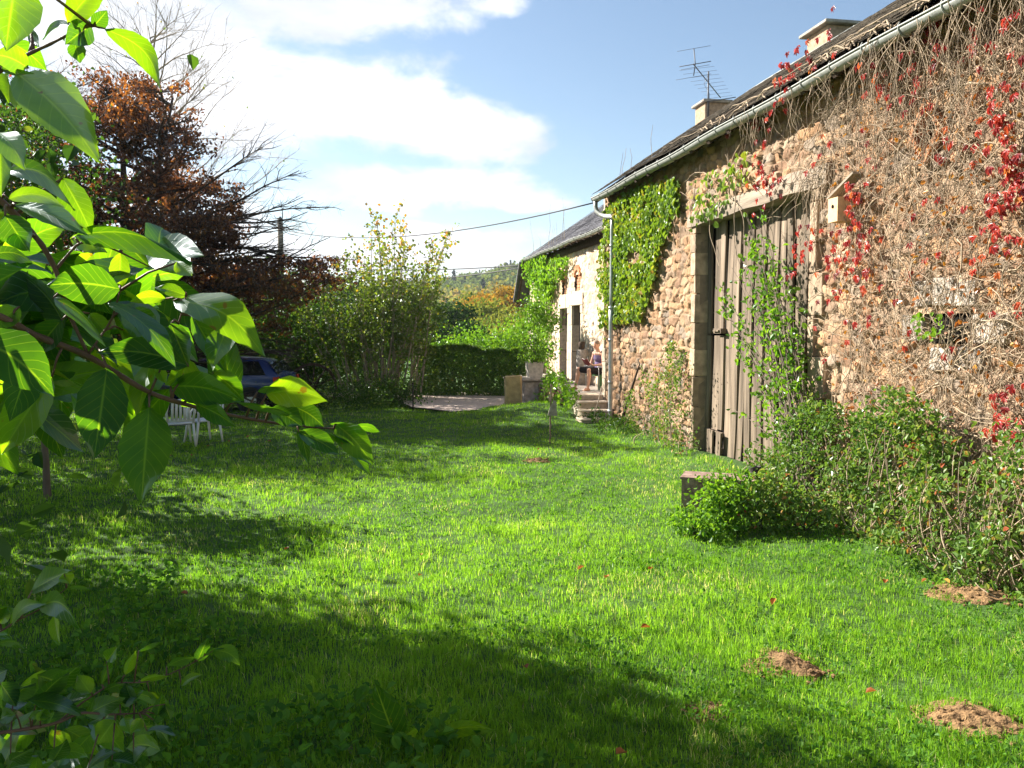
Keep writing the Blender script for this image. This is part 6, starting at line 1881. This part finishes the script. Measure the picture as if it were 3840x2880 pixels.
# dock plant at the bottom edge
rg = np.random.default_rng(405)
bq = onZ(1490, 2900, .2)
e = empty('dock_plant', bq, 'broad leaved dock plant at the bottom edge of the lawn', 'plant')
m_ = MB()
for (a, b, c_, d_, w_, tn, bend, tone) in [(1490, 2800, 1405, 2560, 125, 5, 0, .05), (1430, 2900, 1590, 2705, 58, 40, .06, .97), (1600, 2820, 1720, 2735, 70, 30, .1, .3), (1640, 2770, 1860, 2740, 66, 25, .12, .6), (1380, 2860, 1290, 2790, 80, 30, .1, .1), (1530, 2880, 1500, 2780, 80, 20, 0, .2), (1330, 2880, 1210, 2860, 70, 20, .1, .2)]:
    D_ = 4.15; bleaf(m_, rg, at(a, b, D_), at(c_, d_, D_ - .1), w_ * D_ / F_PX, tn, bend, .2, tone)
m_.build('foliage', MAT['bigleaf'], e, color=True)

# ------------------------------------------------------------------ parked car
def car():
    fwd = norm(-RT * 1.0 + np.array([.0, .12, 0])); up_ = np.array([0, 0, 1.0]); lf = np.cross(up_, fwd)   # lf: car's left, towards the camera
    rear = at(1040, 1560, 21.6); O = np.array([rear[0], rear[1], hplane(rear)]) - lf * .8
    X = lambda x, y, z: O + fwd * x + lf * y + up_ * z
    e = empty('parked_car', X(2, 0, 0), 'dark blue hatchback parked under the trees behind the near leaves', 'car')
    st_ = [(0.00, .42, .70, .78, .72, .66), (.03, .32, .90, .96, .76, .70), (.10, .26, .92, 1.02, .78, .72), (.42, .24, .93, 1.385, .80, .60), (.75, .23, .93, 1.42, .81, .60), (1.5, .22, .93, 1.44, .82, .61), (2.2, .22, .92, 1.41, .82, .60), (2.45, .22, .92, 1.33, .82, .60), (3.05, .22, .90, .97, .81, .68), (3.6, .22, .80, .86, .79, .66), (3.92, .26, .66, .70, .72, .6), (4.0, .34, .50, .54, .66, .55)]
    v = []
    for x, zb, zl, zt, hb, ht in st_:
        for y, z in ((-hb * .94, zb), (-hb, (zb + zl) / 2), (-hb * .985, zl), (-ht, zt), (0, zt + .02), (ht, zt), (hb * .985, zl), (hb, (zb + zl) / 2), (hb * .94, zb)): v.append(X(x, y, z))
    n = 9
    q = [(i * n + j, (i + 1) * n + j, (i + 1) * n + (j + 1) % n, i * n + (j + 1) % n) for i in range(len(st_) - 1) for j in range(n)]
    m_ = MB().add(v, q=q, t=[(0, k, k + 1) for k in range(1, 8)] + [((len(st_) - 1) * n, (len(st_) - 1) * n + k + 1, (len(st_) - 1) * n + k) for k in range(1, 8)])
    o = m_.build('body', MAT['car'], e)
    sd = o.modifiers.new('s', 'SUBSURF'); sd.levels = sd.render_levels = 1

    def side(x, z):      # point on the side glass plane
        t = (z - .93) / (1.40 - .93); return .82 * .985 + (.60 - .82 * .985) * t
    def pane(nm, poly, s):
        m = MB(); P = [X(x, s * (side(x, z) + .004), z) for x, z in poly]; k = len(P)
        m.add(P, t=[(0, i, i + 1) for i in range(1, k - 1)]); m.build(nm, MAT['carglass'], e, smooth=False)
    for s in (1, -1):
        pane('side_window', [(.30, .98), (.98, .97), (.98, 1.33), (.56, 1.33)], s)
        pane('side_window', [(1.05, .97), (1.72, .97), (1.72, 1.35), (1.05, 1.34)], s)
        pane('side_window', [(1.80, .97), (2.75, .96), (2.36, 1.32), (1.80, 1.35)], s)
    m = MB(); m.add([X(.10, .60, 1.0), X(.10, -.60, 1.0), X(.37, -.54, 1.32), X(.37, .54, 1.32)], q=[(0, 1, 2, 3)]); P_ = m.v[0]; m.v[0] = P_ - fwd * .03; m.build('rear_window', MAT['carglass'], e, smooth=False)
    m = MB(); m.add([X(3.02, .62, 1.0), X(3.02, -.62, 1.0), X(2.50, -.54, 1.33), X(2.50, .54, 1.33)], q=[(0, 3, 2, 1)]); m.v[0] = m.v[0] + up_ * .012 + fwd * .02; m.build('windscreen', MAT['carglass'], e, smooth=False)
    for s in (1, -1):
        m = MB(); m.obox(X(.055, s * .70, .80), fwd * .055, lf * .075, up_ * .12); m.build('tail_light', MAT['redlamp'], e, smooth=False)
        m = MB(); m.obox(X(3.86, s * .58, .66), fwd * .07, lf * .12, up_ * .06); m.build('headlight', MAT['whitepl'], e, smooth=False)
    m = MB(); m.obox(X(-.02, 0, .46), fwd * .09, lf * .76, up_ * .13); m.obox(X(.5, .80, .45), fwd * .5, lf * .025, up_ * .03); m.obox(X(2.0, .825, .50), fwd * .9, lf * .012, up_ * .03); m.build('bumper', MAT['blackpl'], e, smooth=False)
    m = MB(); m.obox(X(4.0, 0, .44), fwd * .08, lf * .70, up_ * .13); m.build('bumper', MAT['blackpl'], e, smooth=False)
    for x in (.72, 3.2):
        for s in (1, -1):
            c_ = X(x, s * .74, .30); ring = [c_ + fwd * .30 * math.cos(a) + up_ * .30 * math.sin(a) for a in np.linspace(0, 2 * math.pi, 25)]
            w = empty('wheel', c_, None, None); w.parent = e; w.location = Vector(w['_loc']) - Vector(e['_loc'])
            m = MB(); 
            for rr_, off in ((.30, 0),):
                v = []
                for a in np.linspace(0, 2 * math.pi, 24, endpoint=False):
                    dr = fwd * math.cos(a) + up_ * math.sin(a)
                    for r_, o_ in ((.18, -.1), (.29, -.1), (.30, -.07), (.30, .07), (.29, .1), (.18, .1)): v.append(c_ + dr * r_ + lf * o_)
                q = [(i * 6 + j, ((i + 1) % 24) * 6 + j, ((i + 1) % 24) * 6 + (j + 1) % 6, i * 6 + (j + 1) % 6) for i in range(24) for j in range(6)]
                m.add(v, q=q)
            m.build('tyre', MAT['tyre'], w)
            m = MB(); v = [c_ + lf * s * .095] + [c_ + (fwd * math.cos(a) + up_ * math.sin(a)) * .185 + lf * s * .08 for a in np.linspace(0, 2 * math.pi, 20, endpoint=False)]
            m.add(v, t=[(0, i + 1, (i + 1) % 20 + 1) for i in range(20)]); m.build('rim', MAT['zincl'], w)
            m = MB(); v = [c_ + lf * s * .075] + [c_ + (fwd * math.cos(a) + up_ * math.sin(a)) * .37 + lf * s * .088 for a in np.linspace(0, 2 * math.pi, 24, endpoint=False)]
            m.add(v, t=[(0, i + 1, (i + 1) % 24 + 1) for i in range(24)]); m.build('wheel_arch', MAT['blackpl'], e)
    # mirror
    m = MB(); m.obox(X(2.62, .90, .98), fwd * .06, lf * .09, up_ * .07); m.build('wing_mirror', MAT['car'], e, smooth=False)


car()


# ------------------------------------------------------------------ old cart wheels
def cart():
    c1 = at(1172, 1453, 23.6); e = empty('farm_cart', (c1[0], c1[1], 0), 'old wooden cart axle with two big spoked wheels beside the car', 'cart')
    fd = norm(np.array([-.12, -1, 0])); sd_ = np.cross(fd, [0, 0, 1.0]); upz = np.array([0, 0, 1.0])
    cs = []
    for (px0, py0, dep, r_) in ((1172, 1453, 23.6, .70), (1035, 1452, 24.9, .70)):
        c_ = at(px0, py0, dep); cs.append(c_)
        w = empty('wheel', c_, None, None); w.parent = e; w.location = Vector(w['_loc']) - Vector(e['_loc'])
        v = []
        for a in np.linspace(0, 2 * math.pi, 40, endpoint=False):
            dr = sd_ * math.cos(a) + upz * math.sin(a)
            for q_, o_ in ((r_ - .075, -.03), (r_, -.03), (r_, .03), (r_ - .075, .03)): v.append(c_ + dr * q_ + fd * o_)
        m = MB().add(v, q=[(i * 4 + j, ((i + 1) % 40) * 4 + j, ((i + 1) % 40) * 4 + (j + 1) % 4, i * 4 + (j + 1) % 4) for i in range(40) for j in range(4)])
        m.build('rim', MAT['darkwood'], w, smooth=False)
        m = MB()
        for a in np.linspace(0, 2 * math.pi, 12, endpoint=False):
            dr = sd_ * math.cos(a + .1) + upz * math.sin(a + .1); m.tube([c_ + dr * .06, c_ + dr * (r_ - .06)], [.024, .018], 5)
        m.build('spokes', MAT['darkwood'], w)
        m = MB().tube([c_ - fd * .12, c_ + fd * .14], [.10, .075], 12); m.build('hub', MAT['darkwood'], w)
    MB().tube([cs[0], cs[1]], .04, 8).build('axle', MAT['iron'], e)
    m = MB(); mid = (cs[0] + cs[1]) / 2; m.obox(mid + [0, 0, .12], norm(cs[1] - cs[0]) * .55, sd_ * .5, (0, 0, .03)); m.tube([mid + sd_ * .4, mid + sd_ * 1.9 - [0, 0, .35]], .04, 6); m.build('cart_bed', MAT['darkwood'], e, smooth=False)


cart()


# ------------------------------------------------------------------ white garden chairs
def chair(px0, py0, dep, rot, label, first=None):
    p = at(px0, py0, dep); p = np.array([p[0], p[1], hplane(p)])
    e = empty('garden_chair', p, label, 'chair', 'white plastic chairs under the trees')
    c_, s_ = math.cos(rot), math.sin(rot)
    T = lambda x, y, z: p + np.array([c_ * x - s_ * y, s_ * x + c_ * y, z])
    for (x, y, x2, y2) in ((-.22, -.20, -.25, -.25), (.22, -.20, .25, -.25), (-.21, .20, -.25, .27), (.21, .20, .25, .27)):
        MB().tube([T(x, y, .43), T((x + x2) / 2, (y + y2) / 2, .2), T(x2, y2, 0)], [.026, .022, .018], 7).build('leg', MAT['whitepl'], e)
    m = MB(); g = np.linspace(-1, 1, 9)
    v = [T(a * .24, b * .22, .43 - .02 * (1 - a * a) + (.01 if b < 0 else 0)) for a in g for b in g]; v2 = [np.array(k_) - [0, 0, .018] for k_ in v]
    q = [(i * 9 + j, (i + 1) * 9 + j, (i + 1) * 9 + j + 1, i * 9 + j + 1) for i in range(8) for j in range(8)]
    m.add(v, q=q); m.add(v2, q=[k_[::-1] for k_ in q]); m.add([v[0], v[8], v[80], v[72], v2[0], v2[8], v2[80], v2[72]], q=[(0, 1, 5, 4), (1, 2, 6, 5), (2, 3, 7, 6), (3, 0, 4, 7)]); m.build('seat', MAT['whitepl'], e)
    m = MB()
    m.tube([T(-.22, -.20, .43), T(-.24, -.27, .65), T(-.20, -.31, .84), T(0, -.325, .88), T(.20, -.31, .84), T(.24, -.27, .65), T(.22, -.20, .43)], .02, 6)
    for x in (-.14, -.07, 0, .07, .14): m.obox(T(x, -.265, .66), np.array([c_, s_, 0]) * .022, np.array([-s_, c_, 0]) * .006, T(0, -.045, .19) - T(0, 0, 0))
    m.obox(T(0, -.225, .50), np.array([c_, s_, 0]) * .22, np.array([-s_, c_, 0]) * .008, (0, 0, .035)); m.build('backrest', MAT['whitepl'], e)
    for s in (-1, 1):
        MB().tube([T(s * .25, -.27, .63), T(s * .28, -.05, .66), T(s * .28, .17, .65), T(s * .25, .21, .60), T(s * .22, .20, .43)], .02, 6).build('armrest', MAT['whitepl'], e)


chair(672, 1668, 15.3, .35, 'white plastic garden chair seen from behind under the near branch')
chair(765, 1660, 15.7, 2.2, 'second white garden chair mostly hidden, only its legs showing')


# ------------------------------------------------------------------ person reading
def meshify(mb, voxel, name, mat, parent, smooth=3, loc=None):
    o = mb.build('tmp', None)
    r_ = o.modifiers.new('r', 'REMESH'); r_.mode = 'VOXEL'; r_.voxel_size = voxel; r_.use_smooth_shade = True
    s = o.modifiers.new('s', 'SMOOTH'); s.factor = .5; s.iterations = smooth
    dg = bpy.context.evaluated_depsgraph_get(); dg.update()
    me = bpy.data.meshes.new_from_object(o.evaluated_get(dg))
    bpy.data.objects.remove(o)
    off = np.array(parent['_loc']) if parent is not None else np.asarray(loc)
    me.transform(Matrix.Translation(Vector(-off)))
    me.name = name; me.materials.clear(); me.materials.append(mat)
    for p_ in me.polygons: p_.use_smooth = True
    r = bpy.data.objects.new(name, me); COL.objects.link(r)
    if parent is not None: r.parent = parent
    else: r.location = off
    return r


def person():
    fwd = norm(-RT * .85 - np.array([FW[0], FW[1], 0]) * .5); fwd[2] = 0; fwd = norm(fwd); up_ = np.array([0, 0, 1.0]); lf = np.cross(up_, fwd)
    o0 = at(2246, 1440, 21.2); O = np.array([o0[0], o0[1], TZ + .004])
    X = lambda f, s, z: O + fwd * f + lf * s + up_ * z
    b = MB()
    rotm = np.stack([fwd, lf, up_], 1)
    b.ball(X(0, 0, .50), (.125, .165, .11), rot=rotm); b.ball(X(-.02, 0, .66), (.105, .145, .13), rot=rotm); b.ball(X(.0, 0, .83), (.115, .165, .14), rot=rotm); b.ball(X(.015, 0, .92), (.09, .175, .07), rot=rotm)
    b.capsule(X(.02, 0, .94), X(.055, 0, 1.05), .062, .052)
    # head, tilted down
    ta = R(26); hf = fwd * math.cos(ta) - up_ * math.sin(ta); hu = up_ * math.cos(ta) + fwd * math.sin(ta); hr = np.stack([hf, lf, hu], 1)
    HC = X(.085, 0, 1.145); H = lambda f, s, z: HC + hf * f + lf * s + hu * z
    b.ball(H(-.01, 0, .025), (.093, .074, .088), rot=hr); b.ball(H(.012, 0, -.035), (.072, .058, .075), rot=hr); b.ball(H(.045, 0, -.085), (.035, .034, .026), rot=hr)
    b.capsule(H(.078, 0, .012), H(.102, 0, -.022), .010, .014); b.ball(H(.082, 0, .035), (.012, .045, .010), rot=hr); b.ball(H(.073, 0, -.058), (.014, .026, .012), rot=hr)
    for s in (1, -1):
        b.ball(H(-.012, s * .075, -.008), (.020, .009, .032), rot=hr)
        b.ball(H(.055, s * .04, -.02), (.025, .02, .022), rot=hr)
    # arms and legs
    J = {}
    for s, el, wr in ((1, (.06, .255, .66), (.25, .105, .64)), (-1, (.07, -.25, .67), (.27, -.09, .645))):
        sh = X(.01, s * .185, .925); e_ = X(*el); w_ = X(*wr); J[s] = w_
        b.ball(sh, .062); b.capsule(sh, e_, .050, .038); b.capsule(e_, w_, .037, .024)
        # hand: palm, fingers, thumb
        tgt = X(.37, s * .055, .70); pd = norm(tgt - w_); inn = lf * -s; nrm = norm(np.cross(pd, inn))
        pc = w_ + pd * .045; sidev = norm(np.cross(nrm, pd))
        b.capsule(w_, pc, .022, .026); b.capsule(pc - sidev * .014, pc + pd * .035 - sidev * .018, .016, .015); b.capsule(pc + sidev * .014, pc + pd * .035 + sidev * .018, .016, .015)
        for k_, (L1, of) in enumerate(((.034, -.030), (.040, -.010), (.038, .010), (.030, .029))):
            p0 = pc + pd * .04 + sidev * of; p1 = p0 + pd * L1 + up_ * -.006; p2 = p1 + norm(pd * .5 + inn * .5 + up_ * .3) * L1 * .7; p3 = p2 + norm(inn * .6 + up_ * .6) * L1 * .5
            b.capsule(p0, p1, .0095, .0088, 8); b.capsule(p1, p2, .0088, .0082, 8); b.capsule(p2, p3, .0082, .0072, 8)
        t0 = pc + inn * .02; b.capsule(t0, t0 + norm(inn + pd * .6 + up_ * .7) * .035, .012, .010, 8); t1 = t0 + norm(inn + pd * .6 + up_ * .7) * .035; b.capsule(t1, t1 + norm(pd + inn * .4 + up_ * .4) * .028, .010, .008, 8)
    for s, kn, an_, toe in ((1, (.42, .15, .52), (.44, .13, .085), (.60, .15, .022)), (-1, (.43, -.30, .525), (.50, -.34, .085), (.665, -.41, .022))):
        hp = X(.0, s * .09, .48); k_ = X(*kn); a_ = X(*an_); t_ = X(*toe)
        b.capsule(hp, k_, .088, .058); b.ball(k_, .057); b.capsule(k_ + up_ * -.02, k_ + (a_ - k_) * .33 - fwd * .015, .052, .058); b.capsule(k_ + (a_ - k_) * .33 - fwd * .015, a_, .056, .034)
        heel = a_ - fwd * .045 - up_ * .055; b.ball(heel, (.03, .028, .028)); b.capsule(a_ - up_ * .03, t_ - norm(t_ - a_) * .05, .036, .028); ft = norm((t_ - a_) * [1, 1, 0]); fs = np.cross(up_, ft)
        b.capsule(heel, t_ - ft * .06, .026, .026)
        for q in range(5):
            p0 = t_ - ft * .05 + fs * (.034 - .016 * q) * 1; b.capsule(p0, p0 + ft * (.045 - .006 * (q if s < 0 else 4 - q)), .012, .0095, 8)
    body = meshify(b, .0065, 'person', MAT['skin'], None, 2, loc=O)
    body['_loc'] = [float(k_) for k_ in O]
    tag(body, 'person sitting reading a book, purple tank top, black shorts and bare feet', 'person')
    # clothes and hair
    c = MB(); c.ball(X(-.02, 0, .66), (.118, .158, .14), rot=rotm); c.ball(X(.0, 0, .82), (.127, .172, .13), rot=rotm); c.ball(X(0, 0, .56), (.12, .165, .10), rot=rotm)
    for s in (1, -1): c.capsule(X(.085, s * .085, .88), X(-.02, s * .10, .995), .018, .018); c.capsule(X(-.02, s * .10, .995), X(-.10, s * .085, .88), .018, .018)
    meshify(c, .009, 'tank_top', MAT['purple'], body)
    c = MB(); c.ball(X(0, 0, .485), (.14, .185, .115), rot=rotm)
    for s, kn in ((1, (.42, .15, .52)), (-1, (.43, -.30, .525))):
        hp = X(0, s * .09, .48); k_ = X(*kn); c.capsule(hp, hp + (k_ - hp) * .86, .105, .082)
    meshify(c, .011, 'shorts', MAT['black'], body)
    c = MB(); c.ball(H(-.022, 0, .040), (.090, .078, .082), rot=hr); c.ball(H(-.05, 0, .0), (.062, .070, .07), rot=hr)
    meshify(c, .006, 'hair', MAT['hair'], body)
    c = MB()
    for s in (1, -1): c.ball(H(.078, s * .031, .018), (.006, .012, .006), rot=hr)
    c.build('eyes', MAT['black'], body)
    # book
    bc = X(.40, .0, .715); e = empty('book', bc, 'open book held on the lap of the reading person', 'book')
    bu = norm(up_ * .8 + fwd * .6); bn = np.cross(lf, bu)
    for s in (1, -1):
        sv = norm(lf * s + up_ * .22); nn_ = norm(np.cross(bu, sv)) ; nn_ = nn_ if np.dot(nn_, up_) > 0 else -nn_
        MB().obox(bc + sv * .062, sv * .060, bu * .085, nn_ * .006).build('pages', MAT['paper'], e, smooth=False)
        MB().obox(bc + sv * .064 - nn_ * .0095, sv * .066, bu * .091, nn_ * .0025).build('cover', MAT['bookred'], e, smooth=False)
    # folding chair
    e = empty('folding_chair', O, 'green canvas folding armchair under the reading person', 'chair')
    m = MB(); m.obox(X(.02, 0, .385), fwd * .22, lf * .25, up_ * .012); m.build('seat', MAT['greencloth'], e, smooth=False)
    m = MB(); bd = norm(up_ - fwd * .25); m.obox(X(-.19, 0, .66), lf * .25, bd * .24, np.cross(lf, bd) * .01); m.build('backrest', MAT['greencloth'], e, smooth=False)
    m = MB(); m.obox(X(.14, .24, .20), fwd * .07, lf * .006, up_ * .19); m.obox(X(-.1, .10, .18), fwd * .006, lf * .2, up_ * .17); m.build('side_cloth', MAT['greencloth'], e, smooth=False)
    for s in (1, -1):
        MB().tube([X(.26, s * .28, .60), X(-.26, s * .28, .62)], .016, 7).build('armrest', MAT['zincl'], e)
        for a, c_ in (((.22, s * .28, .60), (.20, s * .28, .0)), ((-.28, s * .27, .92), (-.14, s * .27, .40)), ((-.14, s * .27, .40), (-.30, s * .27, 0))):
            MB().tube([X(*a), X(*c_)], .011, 6).build('leg' if c_[2] == 0 else 'frame', MAT['zincl'], e)
    # shoes beside the chair
    q = X(.02, .33, .035)
    m = MB(); m.capsule(q, q + fwd * .14 - up_ * .005, .034, .04); m.capsule(q + fwd * .02, q + fwd * .02 + up_ * .02, .03, .026)
    r = meshify(m, .008, 'clog', MAT['concrete'], None, 2, loc=q); tag(r, 'pale clog lying on the terrace by the chair leg', 'shoe')


person()

# ------------------------------------------------------------------ haze over the far valley
hm, hnt, hout = newmat('valley_haze')
pv = N(hnt, 'ShaderNodeVolumePrincipled')
pv.inputs['Color'].default_value = (.80, .88, 1.0, 1)
pv.inputs['Density'].default_value = HAZE
pv.inputs['Anisotropy'].default_value = .35
hnt.links.new(pv.outputs[0], hout.inputs['Volume'])
hz = MB().box((-3400, -3400, -260), (3400, 3400, 62)).build('haze', hm, smooth=False)
hz['kind'] = 'stuff'; hz['label'] = 'thin blue haze lying over the far valley'; hz['category'] = 'haze'
